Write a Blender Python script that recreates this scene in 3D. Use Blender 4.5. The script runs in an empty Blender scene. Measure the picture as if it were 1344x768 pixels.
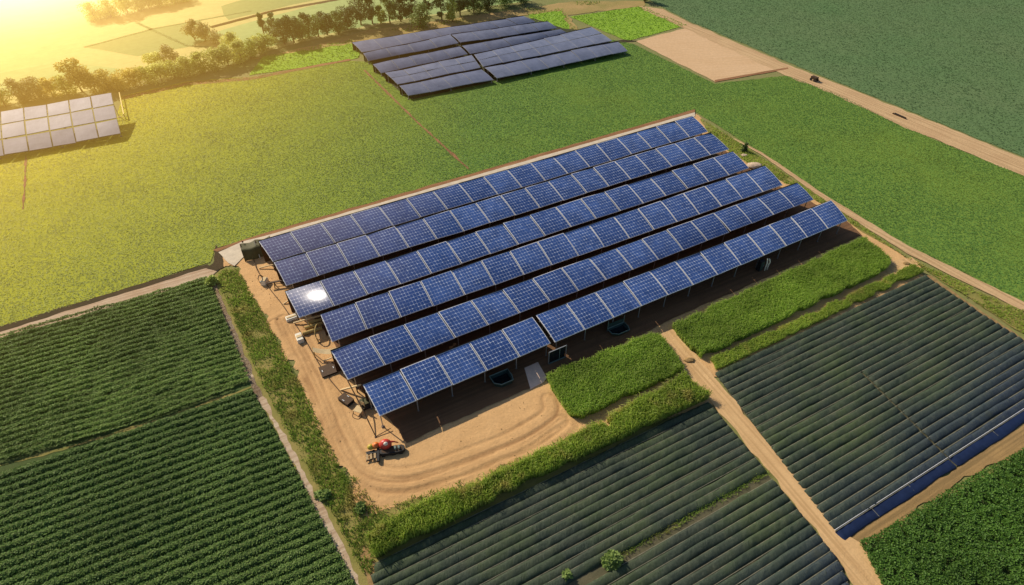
import bpy, bmesh, math, random
import numpy as np
from mathutils import Vector, noise as mnoise

random.seed(7)
rng = np.random.default_rng(7)
C = bpy.context.scene.collection
R = math.radians

# ------------------------------------------------------------------ camera numbers
H, FOC, PITCH = 50.0, 791.0, R(41.9)
cP, sP = math.cos(PITCH), math.sin(PITCH)

def G(px, py, z=0.0):
    """the point of the survey photo at height z above the ground, in metres"""
    x = (px - 672) / FOC; y = (384 - py) / FOC
    d = (x, cP + y * sP, -sP + y * cP); t = (H - z) / -d[2]
    return Vector((d[0] * t, d[1] * t, z))

SUN_AZ, SUN_EL = R(141), R(35)
SUN = Vector((math.cos(SUN_AZ) * math.cos(SUN_EL), math.sin(SUN_AZ) * math.cos(SUN_EL), math.sin(SUN_EL)))
ROW_AZ = R(28.6)
U = Vector((math.cos(ROW_AZ), math.sin(ROW_AZ), 0)); N = Vector((-U.y, U.x, 0))   # along the rows / away from the camera

# ------------------------------------------------------------------ object helpers
def tag(o, label=None, cat=None, group=None, kind=None):
    if label: o['label'] = label
    if cat: o['category'] = cat
    if group: o['group'] = group
    if kind: o['kind'] = kind
    return o

def empty(name, loc=(0, 0, 0), rz=0.0):
    o = bpy.data.objects.new(name, None); C.objects.link(o)
    o.location = loc; o.rotation_euler = (0, 0, rz); o.empty_display_size = .2
    return o

def link(name, me, mats, parent=None, loc=None, rz=None):
    o = bpy.data.objects.new(name, me); C.objects.link(o)
    if not isinstance(mats, (list, tuple)): mats = [mats]
    if len(me.materials) == 0:
        for m in mats: me.materials.append(m)
    if parent is not None: o.parent = parent
    if loc is not None: o.location = loc
    if rz is not None: o.rotation_euler = (0, 0, rz)
    return o

def np_mesh(name, V, F, smooth=False, mat_idx=None):
    """V (n,3), F (m,k) all faces of one size, or a list of such arrays"""
    if not isinstance(F, list): F = [F]
    F = [f for f in F if len(f)]
    V = np.asarray(V, dtype=np.float32)
    me = bpy.data.meshes.new(name)
    me.vertices.add(len(V)); me.vertices.foreach_set('co', V.ravel())
    loops = np.concatenate([f.ravel() for f in F]).astype(np.int32)
    counts = np.concatenate([np.full(len(f), f.shape[1]) for f in F]).astype(np.int32)
    starts = np.concatenate([[0], np.cumsum(counts)[:-1]]).astype(np.int32)
    me.loops.add(len(loops)); me.loops.foreach_set('vertex_index', loops)
    me.polygons.add(len(counts)); me.polygons.foreach_set('loop_start', starts)
    try: me.polygons.foreach_set('loop_total', counts)
    except Exception: pass
    if mat_idx is not None: me.polygons.foreach_set('material_index', np.asarray(mat_idx, dtype=np.int32))
    me.polygons.foreach_set('use_smooth', np.full(len(counts), smooth))
    me.update(calc_edges=True)
    return me

class MB:
    """collects boxes, bars, tubes and sheets into ONE mesh"""
    def __init__(s): s.v = []; s.f = []
    def box(s, c, size, rz=0.0, taper=1.0):
        b = len(s.v); cx, cy, cz = c; hx, hy, hz = [q / 2 for q in size]
        ca, sa = math.cos(rz), math.sin(rz)
        for z, k in ((-hz, 1), (hz, taper)):
            for x, y in ((-hx, -hy), (hx, -hy), (hx, hy), (-hx, hy)):
                x *= k; y *= k
                s.v.append((cx + x * ca - y * sa, cy + x * sa + y * ca, cz + z))
        for q in ((3, 2, 1, 0), (4, 5, 6, 7), (0, 1, 5, 4), (1, 2, 6, 5), (2, 3, 7, 6), (3, 0, 4, 7)):
            s.f.append(tuple(b + i for i in q))
        return s
    def tube(s, pts, r, n=8, cap=True):
        pts = [Vector(p) for p in pts]
        rad = r if isinstance(r, (list, tuple)) else [r] * len(pts)
        b = len(s.v)
        for i, p in enumerate(pts):
            t = (pts[min(i + 1, len(pts) - 1)] - pts[max(i - 1, 0)]).normalized()
            a = Vector((0, 0, 1)) if abs(t.z) < .9 else Vector((1, 0, 0))
            e1 = t.cross(a).normalized(); e2 = t.cross(e1)
            for k in range(n):
                w = 2 * math.pi * (k + .5) / n
                s.v.append(tuple(p + (e1 * math.cos(w) + e2 * math.sin(w)) * rad[i]))
        for i in range(len(pts) - 1):
            for k in range(n):
                s.f.append((b + i * n + k, b + i * n + (k + 1) % n, b + (i + 1) * n + (k + 1) % n, b + (i + 1) * n + k))
        if cap:
            s.f.append(tuple(b + k for k in range(n))[::-1])
            s.f.append(tuple(b + (len(pts) - 1) * n + k for k in range(n)))
        return s
    def bar(s, a, b, w, h):
        """square bar from a to b"""
        a, b = Vector(a), Vector(b); t = (b - a).normalized()
        e1 = t.cross(Vector((0, 0, 1)) if abs(t.z) < .95 else Vector((1, 0, 0))).normalized(); e2 = e1.cross(t)
        k = len(s.v)
        for p in (a, b):
            for x, y in ((-1, -1), (1, -1), (1, 1), (-1, 1)):
                s.v.append(tuple(p + e1 * x * w / 2 + e2 * y * h / 2))
        for q in ((3, 2, 1, 0), (4, 5, 6, 7), (0, 1, 5, 4), (1, 2, 6, 5), (2, 3, 7, 6), (3, 0, 4, 7)):
            s.f.append(tuple(k + i for i in q))
        return s
    def dome(s, c, r, n=14, m=8, full=True):
        c = Vector(c); b = len(s.v); rx, ry, rz_ = r
        for j in range(m + 1):
            ph = (math.pi if full else math.pi / 2) * j / m
            for i in range(n):
                th = 2 * math.pi * i / n
                s.v.append((c.x + rx * math.sin(ph) * math.cos(th), c.y + ry * math.sin(ph) * math.sin(th), c.z + rz_ * math.cos(ph)))
        for j in range(m):
            for i in range(n):
                s.f.append((b + j * n + i, b + (j + 1) * n + i, b + (j + 1) * n + (i + 1) % n, b + j * n + (i + 1) % n))
        return s
    def prism(s, poly, z0, z1):
        b = len(s.v); n = len(poly)
        for z in (z0, z1):
            for p in poly: s.v.append((p[0], p[1], z))
        s.f.append(tuple(b + i for i in range(n))[::-1]); s.f.append(tuple(b + n + i for i in range(n)))
        for i in range(n): s.f.append((b + i, b + (i + 1) % n, b + n + (i + 1) % n, b + n + i))
        return s
    def mesh(s, name, bevel=0.0, smooth=False):
        me = bpy.data.meshes.new(name); me.from_pydata([tuple(v) for v in s.v], [], s.f); me.update()
        bm = bmesh.new(); bm.from_mesh(me)
        bmesh.ops.recalc_face_normals(bm, faces=bm.faces)
        if bevel:
            es = [e for e in bm.edges if len(e.link_faces) == 2 and e.calc_face_angle(0) > .6]
            bmesh.ops.bevel(bm, geom=es, offset=bevel, segments=2, affect='EDGES', clamp_overlap=True)
        bm.to_mesh(me); bm.free()
        if smooth: me.polygons.foreach_set('use_smooth', [True] * len(me.polygons))
        return me
    def build(s, name, mat, parent=None, bevel=0.0, smooth=False, loc=None):
        return link(name, s.mesh(name, bevel, smooth), mat, parent, loc)

# ------------------------------------------------------------------ materials
def nt(name):
    m = bpy.data.materials.new(name); m.use_nodes = True; t = m.node_tree; t.nodes.clear()
    return m, t
def nd(t, kind, **kw):
    n = t.nodes.new(kind)
    for k, v in kw.items():
        if k.startswith('i_'):
            key = k[2:].replace('_', ' ')
            (n.inputs[int(key)] if key.isdigit() else n.inputs[key]).default_value = v
        else: setattr(n, k, v)
    return n
def rgb(c): return (c[0], c[1], c[2], 1.0)
def math_n(t, op, a, b=None, clamp=False):
    n = t.nodes.new('ShaderNodeMath'); n.operation = op; n.use_clamp = clamp
    for i, v in enumerate((a, b)):
        if v is None: continue
        if isinstance(v, (int, float)): n.inputs[i].default_value = v
        else: t.links.new(v, n.inputs[i])
    return n.outputs[0]
def mix(t, f, a, b, mode='MIX'):
    n = t.nodes.new('ShaderNodeMix'); n.data_type = 'RGBA'; n.blend_type = mode
    for s, v in ((n.inputs[0], f), (n.inputs[6], a), (n.inputs[7], b)):
        if isinstance(v, (int, float)): s.default_value = v
        elif isinstance(v, (tuple, list)): s.default_value = rgb(v)
        else: t.links.new(v, s)
    return n.outputs[2]
def ramp(t, f, lo, hi):
    n = t.nodes.new('ShaderNodeMapRange'); n.clamp = True
    n.inputs['From Min'].default_value = lo; n.inputs['From Max'].default_value = hi
    t.links.new(f, n.inputs['Value']); return n.outputs[0]
def pos(t): return t.nodes.new('ShaderNodeNewGeometry').outputs['Position']
def noise_n(t, vec, scale, detail=4, rough=.6, stretch=None):
    if stretch:
        mp = t.nodes.new('ShaderNodeMapping'); mp.vector_type = 'TEXTURE'; mp.inputs['Rotation'].default_value = (0, 0, stretch[0])
        mp.inputs['Scale'].default_value = (1 / stretch[1], 1 / stretch[2], 1)
        t.links.new(vec, mp.inputs['Vector']); vec = mp.outputs[0]
    n = t.nodes.new('ShaderNodeTexNoise'); n.inputs['Scale'].default_value = scale
    n.inputs['Detail'].default_value = detail; n.inputs['Roughness'].default_value = rough
    t.links.new(vec, n.inputs['Vector']); return n.outputs['Fac']
def lin_grad(t, p, a, b):
    """0 at world point a, 1 at world point b"""
    a, b = Vector(a), Vector(b); d = b - a; L2 = d.length_squared
    v = t.nodes.new('ShaderNodeVectorMath'); v.operation = 'SUBTRACT'; t.links.new(p, v.inputs[0]); v.inputs[1].default_value = a
    w = t.nodes.new('ShaderNodeVectorMath'); w.operation = 'DOT_PRODUCT'; t.links.new(v.outputs[0], w.inputs[0]); w.inputs[1].default_value = d / L2
    return math_n(t, 'ADD', w.outputs['Value'], 0.0, clamp=True)
def finish(m, t, col, rough=.9, bump=None, spec=.2, metal=0.0, bstr=.4, bdist=.1):
    b = nd(t, 'ShaderNodeBsdfPrincipled'); o = nd(t, 'ShaderNodeOutputMaterial')
    if isinstance(col, (tuple, list)): b.inputs['Base Color'].default_value = rgb(col)
    else: t.links.new(col, b.inputs['Base Color'])
    if isinstance(rough, (int, float)): b.inputs['Roughness'].default_value = rough
    else: t.links.new(rough, b.inputs['Roughness'])
    b.inputs['Specular IOR Level'].default_value = spec; b.inputs['Metallic'].default_value = metal
    if bump is not None:
        bn = nd(t, 'ShaderNodeBump'); bn.inputs['Strength'].default_value = bstr; bn.inputs['Distance'].default_value = bdist
        t.links.new(bump, bn.inputs['Height']); t.links.new(bn.outputs[0], b.inputs['Normal'])
    t.links.new(b.outputs[0], o.inputs['Surface']); return m

def soil(name, c1, c2, scale=.35, az=None, streak=None, rough=.95, bump=.5, rut=False, grad=None):
    m, t = nt(name); p = pos(t)
    a = noise_n(t, p, scale, 5, .6); f = noise_n(t, p, scale * 14, 5, .75)
    c = mix(t, ramp(t, a, .3, .7), c1, c2)
    if grad: c = mix(t, lin_grad(t, p, grad[0], grad[1]), c, grad[2])
    if az is not None:
        s = noise_n(t, p, 1.0, 3, .6, stretch=(az, .05, 2.6))
        c = mix(t, math_n(t, 'MULTIPLY', ramp(t, s, .45, .62), .65), c, streak)
    c = mix(t, math_n(t, 'MULTIPLY', ramp(t, f, .35, .75), .45), c, tuple(x * .55 for x in c1))
    if rut:
        at = nd(t, 'ShaderNodeAttribute', attribute_name='rut')
        c = mix(t, math_n(t, 'MULTIPLY', at.outputs['Fac'], .75, clamp=True), c, rut)
    return finish(m, t, c, rough, f, bstr=bump, bdist=.12)

def plain(name, c, rough=.6, metal=0.0, spec=.4, var=.25, scale=6.0):
    m, t = nt(name); p = pos(t); a = noise_n(t, p, scale, 5, .65)
    col = mix(t, ramp(t, a, .3, .75), c, tuple(x * (1 - var) for x in c))
    return finish(m, t, col, rough, a, spec, metal, .15, .02)

def leafmat(name, c1, c2, trans=.35, grad=None, patch=None, rough=.55):
    """c1..c2 per leaf, patches by position; grad = (a, b, d1, d2): toward world point b the pair becomes d1..d2"""
    m, t = nt(name); g = t.nodes.new('ShaderNodeNewGeometry'); p = g.outputs['Position']; r = g.outputs['Random Per Island']
    c = mix(t, r, c1, c2)
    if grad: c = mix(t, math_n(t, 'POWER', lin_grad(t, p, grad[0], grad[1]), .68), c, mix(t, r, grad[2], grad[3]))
    if patch: c = mix(t, ramp(t, noise_n(t, p, patch[1], 4, .6), patch[2], patch[3]), c, patch[0])
    n2 = noise_n(t, p, .13, 3, .5)
    c = mix(t, math_n(t, 'MULTIPLY', ramp(t, n2, .35, .7), .35), c, (0.012, .02, .006))
    d = nd(t, 'ShaderNodeBsdfPrincipled'); d.inputs['Roughness'].default_value = rough; d.inputs['Specular IOR Level'].default_value = .25
    tr = nd(t, 'ShaderNodeBsdfTranslucent'); ms = nd(t, 'ShaderNodeMixShader'); ms.inputs[0].default_value = trans
    o = nd(t, 'ShaderNodeOutputMaterial')
    t.links.new(c, d.inputs['Base Color']); t.links.new(c, tr.inputs['Color'])
    t.links.new(d.outputs[0], ms.inputs[1]); t.links.new(tr.outputs[0], ms.inputs[2]); t.links.new(ms.outputs[0], o.inputs['Surface'])
    return m

def panelmat(name, c1, c2, line, nx, ny, lw=.07, lmix=.5, rough=.16, glint=None, grad=False):
    m, t = nt(name)
    uv = nd(t, 'ShaderNodeUVMap'); sep = nd(t, 'ShaderNodeSeparateXYZ'); t.links.new(uv.outputs[0], sep.inputs[0])
    oi = nd(t, 'ShaderNodeObjectInfo'); p = pos(t)
    dist = []
    for ax, k in (('X', nx), ('Y', ny)):
        fr = math_n(t, 'FRACT', math_n(t, 'MULTIPLY', sep.outputs[ax], k))
        dist.append(math_n(t, 'SUBTRACT', .5, math_n(t, 'ABSOLUTE', math_n(t, 'SUBTRACT', fr, .5))))
    wob = noise_n(t, p, 2.2, 3, .7)
    lx = math_n(t, 'LESS_THAN', dist[0], lw * .8); ly = math_n(t, 'LESS_THAN', dist[1], lw)
    ln = math_n(t, 'MAXIMUM', lx, ly)
    cell_c = math_n(t, 'ADD', dist[0], dist[1])
    dot = math_n(t, 'LESS_THAN', cell_c, lw * 2.9)               # cut corners of the cells
    base = mix(t, oi.outputs['Random'], c1, c2)
    base = mix(t, ramp(t, noise_n(t, p, .5, 4, .6), .3, .75), base, tuple(x * .72 for x in c1))
    if grad: base = mix(t, math_n(t, 'MULTIPLY', lin_grad(t, p, G(560, 400), G(385, 380)), .7), base, (.21, .18, .25))   # warm hazy sheen painted into the left-end panes
    col = mix(t, math_n(t, 'MULTIPLY', ln, math_n(t, 'MULTIPLY', ramp(t, wob, .3, .62), lmix)), base, line)
    col = mix(t, math_n(t, 'MULTIPLY', dot, math_n(t, 'MULTIPLY', ramp(t, wob, .42, .62), min(1, lmix * 1.7))), col, line)
    b = nd(t, 'ShaderNodeBsdfPrincipled'); o = nd(t, 'ShaderNodeOutputMaterial')
    t.links.new(col, b.inputs['Base Color']); b.inputs['Roughness'].default_value = rough
    b.inputs['Specular IOR Level'].default_value = .5
    h = noise_n(t, p, .55, 2, .5)
    bn = nd(t, 'ShaderNodeBump'); bn.inputs['Strength'].default_value = .25; bn.inputs['Distance'].default_value = .15
    t.links.new(h, bn.inputs['Height']); last = bn.outputs[0]
    if glint:                                                     # a warped pane, twisted and slightly bulging: it catches the sun
        u0, v0, gx, gy, kk = glint
        du = math_n(t, 'MULTIPLY', math_n(t, 'SUBTRACT', sep.outputs['X'], u0), 4.0)
        dv = math_n(t, 'MULTIPLY', math_n(t, 'SUBTRACT', sep.outputs['Y'], v0), 4.0)
        d2 = math_n(t, 'ADD', math_n(t, 'MULTIPLY', du, du), math_n(t, 'MULTIPLY', dv, dv))
        hh = math_n(t, 'ADD', math_n(t, 'MULTIPLY', du, gx), math_n(t, 'MULTIPLY', dv, gy))
        hh = math_n(t, 'SUBTRACT', hh, math_n(t, 'MULTIPLY', d2, kk / 2))
        b2 = nd(t, 'ShaderNodeBump'); b2.inputs['Strength'].default_value = 1.0; b2.inputs['Distance'].default_value = 1.0
        t.links.new(hh, b2.inputs['Height']); last = b2.outputs[0]
        b.inputs['Specular IOR Level'].default_value = 1.0
        b.inputs['Coat Weight'].default_value = .3; b.inputs['Coat Roughness'].default_value = .5
        t.links.new(last, b.inputs['Coat Normal'])
    t.links.new(last, b.inputs['Normal'])
    t.links.new(b.outputs[0], o.inputs['Surface']); return m

# ------------------------------------------------------------------ geometry helpers for fields
def P2(pxs): return [G(*q).to_2d() for q in pxs]

def rough_poly(poly, step=1.2, amp=.25, seed=0):
    out = []
    r = random.Random(seed)
    for i, a in enumerate(poly):
        b = poly[(i + 1) % len(poly)]; L = (b - a).length; n = max(1, min(200, int(L / step)))
        d = (b - a) / max(L, 1e-6); q = Vector((-d.y, d.x))
        for k in range(n):
            p = a + (b - a) * k / n
            if k: p = p + q * (mnoise.noise((p.x * .35 + seed * 7, p.y * .35, 0)) * 1.3 + r.uniform(-.5, .5)) * amp
            out.append(p)
    return out

def sheet(name, pxs, z, mat, amp=.25, step=1.2, seed=0, world=False):
    poly = pxs if world else P2(pxs)
    poly = rough_poly([Vector(p) for p in poly], step, amp, seed)
    me = bpy.data.meshes.new(name); me.from_pydata([(p.x, p.y, z) for p in poly], [], [tuple(range(len(poly)))]); me.update()
    if me.polygons[0].normal.z < 0: me.flip_normals()
    return tag(link(name, me, mat), kind='structure')

def inside(poly, X, Y):
    c = np.zeros(len(X), bool); n = len(poly)
    for i in range(n):
        x1, y1 = poly[i]; x2, y2 = poly[(i + 1) % n]
        if y1 == y2: continue
        k = ((y1 > Y) != (y2 > Y)) & (X < (x2 - x1) * (Y - y1) / (y2 - y1) + x1)
        c ^= k
    return c

def scatter(poly, dens):
    P = np.array([tuple(p) for p in poly]); lo, hi = P.min(0), P.max(0)
    n = int((hi - lo).prod() * dens)
    X = rng.uniform(lo[0], hi[0], n); Y = rng.uniform(lo[1], hi[1], n)
    k = inside(P, X, Y); return np.stack([X[k], Y[k]], 1)

def np_noise(XY, s, seed=0.0):
    """cheap smooth value noise in 0..1"""
    q = XY * s + seed * 17.3; i = np.floor(q); f = q - i; f = f * f * (3 - 2 * f)
    def h(a, b): return np.modf(np.abs(np.sin(a * 127.1 + b * 311.7 + seed) * 43758.5453))[0]
    a = h(i[:, 0], i[:, 1]); b = h(i[:, 0] + 1, i[:, 1]); c = h(i[:, 0], i[:, 1] + 1); d = h(i[:, 0] + 1, i[:, 1] + 1)
    return (a * (1 - f[:, 0]) + b * f[:, 0]) * (1 - f[:, 1]) + (c * (1 - f[:, 0]) + d * f[:, 0]) * f[:, 1]

def leaves(P, L, W, el=(.1, 1.1), droop=.15, twist=.8):
    """kite leaves rooted at P (n,3): length L, width W (arrays or scalars)"""
    n = len(P); az = rng.uniform(0, 2 * np.pi, n); e = rng.uniform(el[0], el[1], n)
    L = np.broadcast_to(L, n) * rng.uniform(.65, 1.3, n); W = np.broadcast_to(W, n) * rng.uniform(.7, 1.3, n)
    d = np.stack([np.cos(az) * np.cos(e), np.sin(az) * np.cos(e), np.sin(e)], 1)
    roll = rng.uniform(-twist, twist, n)
    s0 = np.stack([-np.sin(az), np.cos(az), np.zeros(n)], 1); nrm = np.cross(d, s0)
    s = s0 * np.cos(roll)[:, None] + nrm * np.sin(roll)[:, None]
    mid = P + d * (L * .5)[:, None]
    tip = P + d * L[:, None]; tip[:, 2] -= droop * L
    V = np.stack([P, mid + s * (W / 2)[:, None], tip, mid - s * (W / 2)[:, None]], 1).reshape(-1, 3)
    return V, np.arange(n * 4).reshape(n, 4)

def carpet(name, poly, dens, L, W, mat, label, cat, el=(.1, 1.1), z=0.0, keep=None, hgt=0.0, kind='stuff', k=1, relief=0.0, twist=.8):
    P = scatter(poly, dens)
    if keep is not None: P = P[keep(P)]
    if k > 1:
        P = np.repeat(P, k, 0) + rng.normal(0, L * .25, (len(P) * k, 2))
    Z = z + rng.uniform(0, 1, len(P)) * hgt
    if relief:                                   # one mound per plant
        q = np_noise(P, 2.6, 4); keep2 = q > .2; P, Z, q = P[keep2], Z[keep2], q[keep2]; Z = Z + relief * np.sqrt(q)
    V, F = leaves(np.column_stack([P, Z]), L, W, el, twist=twist)
    o = link(name, np_mesh(name, V, F), mat)
    return tag(o, label, cat, kind=kind)

def clip_line(poly, p, d):
    """s-range of p + s d within a polygon"""
    ts = []
    n = len(poly); q = Vector((-d.y, d.x))
    for i in range(n):
        a, b = Vector(poly[i]), Vector(poly[(i + 1) % n]); ha, hb = (a - p).dot(q), (b - p).dot(q)
        if (ha > 0) != (hb > 0):
            c = a + (b - a) * ha / (ha - hb); ts.append((c - p).dot(d))
    return (min(ts), max(ts)) if len(ts) >= 2 else None

def smooth_path(pts, sub=14):
    P = [Vector(p) for p in pts]; out = []
    for i in range(len(P) - 1):
        p0, p1, p2, p3 = P[max(i - 1, 0)], P[i], P[i + 1], P[min(i + 2, len(P) - 1)]
        for k in range(sub):
            t = k / sub
            out.append(.5 * ((2 * p1) + (p2 - p0) * t + (2 * p0 - 5 * p1 + 4 * p2 - p3) * t * t + (3 * p1 - p0 - 3 * p2 + p3) * t ** 3))
    out.append(P[-1]); return out

# ------------------------------------------------------------------ palette
GA, GB = G(0, 210), G(620, 200)  # yellow left end: ripening crop, plus sun glow put into the colour
M = {}
M['ground'] = soil('grassy_earth', (.20, .22, .06), (.26, .22, .09), .12)
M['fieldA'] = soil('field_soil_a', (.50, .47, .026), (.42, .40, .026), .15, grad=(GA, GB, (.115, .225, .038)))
M['fieldB'] = soil('field_soil_b', (.10, .185, .062), (.135, .19, .075), .05, bump=.7, az=R(20), streak=(.115, .18, .07))
M['soilC'] = soil('dark_bed_soil', (.07, .115, .028), (.08, .10, .03), .5)
M['soilG'] = soil('furrow_soil', (.09, .085, .045), (.14, .12, .07), .6)
M['dirt'] = soil('sandy_dirt', (.70, .425, .19), (.58, .34, .145), .3, rut=(.25, .125, .05))
M['dirt_path'] = soil('sandy_path', (.70, .45, .215), (.58, .36, .165), .4, az=R(-66), streak=(.44, .26, .11))
M['dirt_road'] = soil('road_dirt', (.62, .42, .22), (.52, .33, .17), .2, az=R(-59), streak=(.34, .20, .09))
M['dirt_row'] = soil('verge_dirt', (.40, .25, .10), (.30, .19, .08), .5, az=R(28), streak=(.18, .12, .05))
M['pale_path'] = soil('pale_path_earth', (.60, .48, .34), (.45, .30, .18), .35, az=R(28), streak=(.30, .17, .09))
M['ditch'] = soil('ditch_earth', (.045, .035, .015), (.07, .045, .02), .4)
M['bank'] = soil('red_bank_earth', (.36, .18, .08), (.26, .12, .055), .5, az=R(28), streak=(.17, .08, .035))
M['kerb'] = plain('pale_concrete', (.62, .52, .38), .8, var=.3, scale=1.2)
M['brown_lot'] = soil('bare_lot', (.64, .42, .23), (.58, .37, .19), .12, az=R(10), streak=(.68, .46, .27), bump=.3)
M['lot_green'] = soil('lot_soil', (.26, .42, .03), (.22, .36, .03), .15)
M['sand_bank'] = soil('sand_bank_soil', (.46, .30, .12), (.26, .22, .06), .12)
M['valley'] = soil('valley_soil', (.46, .42, .16), (.40, .40, .14), .03, bump=.3, az=R(38), streak=(.50, .45, .19))
M['valley_green'] = soil('valley_green_soil', (.25, .36, .13), (.31, .40, .15), .03, bump=.3, az=R(40), streak=(.33, .42, .17))
M['weed_soil'] = soil('weedy_earth', (.34, .26, .085), (.18, .19, .04), .35)

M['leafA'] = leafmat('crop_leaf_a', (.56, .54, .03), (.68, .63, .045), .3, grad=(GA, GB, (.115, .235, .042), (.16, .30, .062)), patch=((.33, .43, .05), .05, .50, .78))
M['leafB'] = leafmat('crop_leaf_b', (.11, .205, .065), (.15, .235, .085), .25)
M['leafC'] = leafmat('bean_leaf', (.19, .31, .055), (.32, .43, .10), .35)
M['leafC2'] = leafmat('row_leaf', (.145, .255, .05), (.245, .35, .085), .35)
M['leafH'] = leafmat('bush_crop_leaf', (.06, .145, .017), (.125, .24, .032), .3)
M['grass'] = leafmat('tall_grass_blade', (.32, .47, .06), (.55, .64, .12), .6, patch=((.68, .57, .19), .35, .56, .72))
M['grass2'] = leafmat('plot_grass_blade', (.31, .48, .065), (.50, .64, .12), .6)
M['weeds'] = leafmat('weed_blade', (.19, .32, .04), (.36, .46, .08), .5, patch=((.56, .44, .15), .3, .52, .72))
M['lotleaf'] = leafmat('lot_leaf', (.24, .44, .025), (.34, .52, .04), .35)
M['bark'] = plain('bark', (.12, .075, .04), .9, var=.4)
M['steel'] = plain('galvanised_steel', (.42, .42, .42), .45, .6, .5)
M['frame'] = plain('pale_frame', (.78, .76, .74), .45, .0, .5, var=.1)
M['dark_edge'] = plain('dark_rail', (.06, .055, .05), .6)
M['panel'] = panelmat('solar_cells', (.032, .078, .255), (.068, .140, .385), (.72, .78, .90), 10, 8, .06, .55, .2, grad=True)
M['panel_glint'] = panelmat('warped_solar_cells', (.022, .045, .17), (.03, .055, .19), (.7, .68, .75), 10, 8, .06, .60, .27, glint=(.80, .50, .29, -.316, .13))
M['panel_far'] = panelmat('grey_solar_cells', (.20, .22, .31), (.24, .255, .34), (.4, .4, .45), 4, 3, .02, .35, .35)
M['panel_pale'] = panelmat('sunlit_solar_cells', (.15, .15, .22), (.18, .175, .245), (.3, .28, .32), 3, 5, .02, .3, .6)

# ------------------------------------------------------------------ ground and fields
def structure_plane(name, s, z, mat):
    me = bpy.data.meshes.new(name); me.from_pydata([(-s, -s, z), (s, -s, z), (s, s, z), (-s, s, z)], [], [(0, 1, 2, 3)]); me.update()
    return tag(link(name, me, mat), kind='structure')
structure_plane('ground', 4000, -.06, M['ground'])

M['valley_dark'] = soil('valley_dark_soil', (.20, .27, .09), (.24, .30, .10), .05, bump=.3, az=R(40), streak=(.26, .31, .12))
TREELINE = [(-300, 165), (0, 140), (110, 120), (240, 95), (330, 72), (420, 50), (520, 28), (640, 10), (760, -8)]
sheet('valley_field', TREELINE + [(900, -170), (-500, -170)], -.02, M['valley'], .6, 4)
sheet('valley_pasture', [(275, 45), (360, 20), (440, 0), (520, -30), (900, -150), (1000, -120), (760, -8), (640, 8), (520, 26), (420, 46), (340, 64), (295, 62)], -.016, M['valley_green'], .6, 4)
sheet('valley_pasture', [(110, 62), (205, 36), (262, 26), (282, 50), (245, 62), (180, 74)], -.012, M['valley_dark'], .6, 4)
sheet('valley_pasture', [(0, 96), (90, 80), (170, 92), (90, 112), (0, 126)], -.012, M['valley_green'], .6, 4)
sheet('valley_pasture', [(290, 8), (360, -12), (430, -4), (360, 12), (300, 26)], -.012, M['valley_dark'], .6, 4)
fieldA = [(-120, 232), (0, 206), (150, 178), (160, 126), (245, 107), (330, 101), (460, 80), (500, 82), (690, 28), (832, 58), (938, 110), (1033, 99), (1100, 124), (1180, 164), (1344, 231), (1420, 262), (1420, 432), (1344, 396), (1190, 322), (1090, 262), (1000, 200), (950, 170), (912, 145.6), (820, 172.1), (720, 200.9), (600, 235.4), (470, 272.8), (345, 308.8), (281, 327), (276, 344), (0, 430), (-120, 466)]
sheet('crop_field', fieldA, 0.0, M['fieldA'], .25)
fieldB = [(848, -2), (905, 28), (1035, 82), (1344, 206), (1480, 262), (1480, -160), (900, -160), (860, -40)]
sheet('far_crop_field', fieldB, 0.0, M['fieldB'], .25)
sheet('dirt_road', [(838, 8), (870, 12), (905, 30), (1032, 84), (1110, 114), (1344, 208), (1480, 262), (1480, 292), (1344, 231), (1180, 164), (1090, 122), (1030, 99), (900, 38), (846, 14)], .016, M['dirt_road'], .35)
brown = [(834, 54), (908, 35), (1034, 90), (938, 107)]
sheet('bare_field', brown, .008, M['brown_lot'], .2)
sheet('ditch', [(938, 105.2), (1034, 88.6), (1035, 90.5), (938, 108)], .02, M['bank'], .1)
lot1 = [(748, 22), (842, 8), (901, 33), (824, 54)]
sheet('green_lot', lot1, .004, M['lot_green'], .2)
lot2 = [(692, 18), (738, 11), (756, 40), (702, 30)]
sheet('small_green_lot', lot2, .004, M['lot_green'], .2)
lot3 = [(327, 99), (345, 74), (420, 60), (462, 52), (476, 60), (470, 76), (458, 79)]
sheet('corner_green_lot', lot3, .004, M['lot_green'], .2)
sheet('sand_bank', [(440, 52), (480, 40), (560, 30), (640, 18), (750, 2), (846, 2), (846, 8), (745, 20), (760, 40), (750, 40), (738, 14), (690, 20), (590, 36), (480, 56), (440, 60), (330, 78), (420, 58)], .012, M['sand_bank'], .5)
sheet('field_track', [(160, 127), (245, 108), (330, 101.5), (460, 77), (460, 79.5), (330, 105), (245, 112), (160, 131)], .014, M['bank'], .2)
sheet('bare_verge', [(838, 54), (824, 55), (744, 66), (744, 64), (820, 52)], .016, M['ditch'], .2)

# left of the main array: pale path with a ditch above it
sheet('ditch', [(-120, 458), (0, 428), (272, 347), (278, 351), (0, 436), (-120, 466)], .012, M['ditch'], .15)
sheet('dirt_path', [(-120, 466), (0, 436), (278, 350), (292, 352), (276, 364), (0, 446), (-120, 474)], .016, M['pale_path'], .2, .9)

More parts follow.
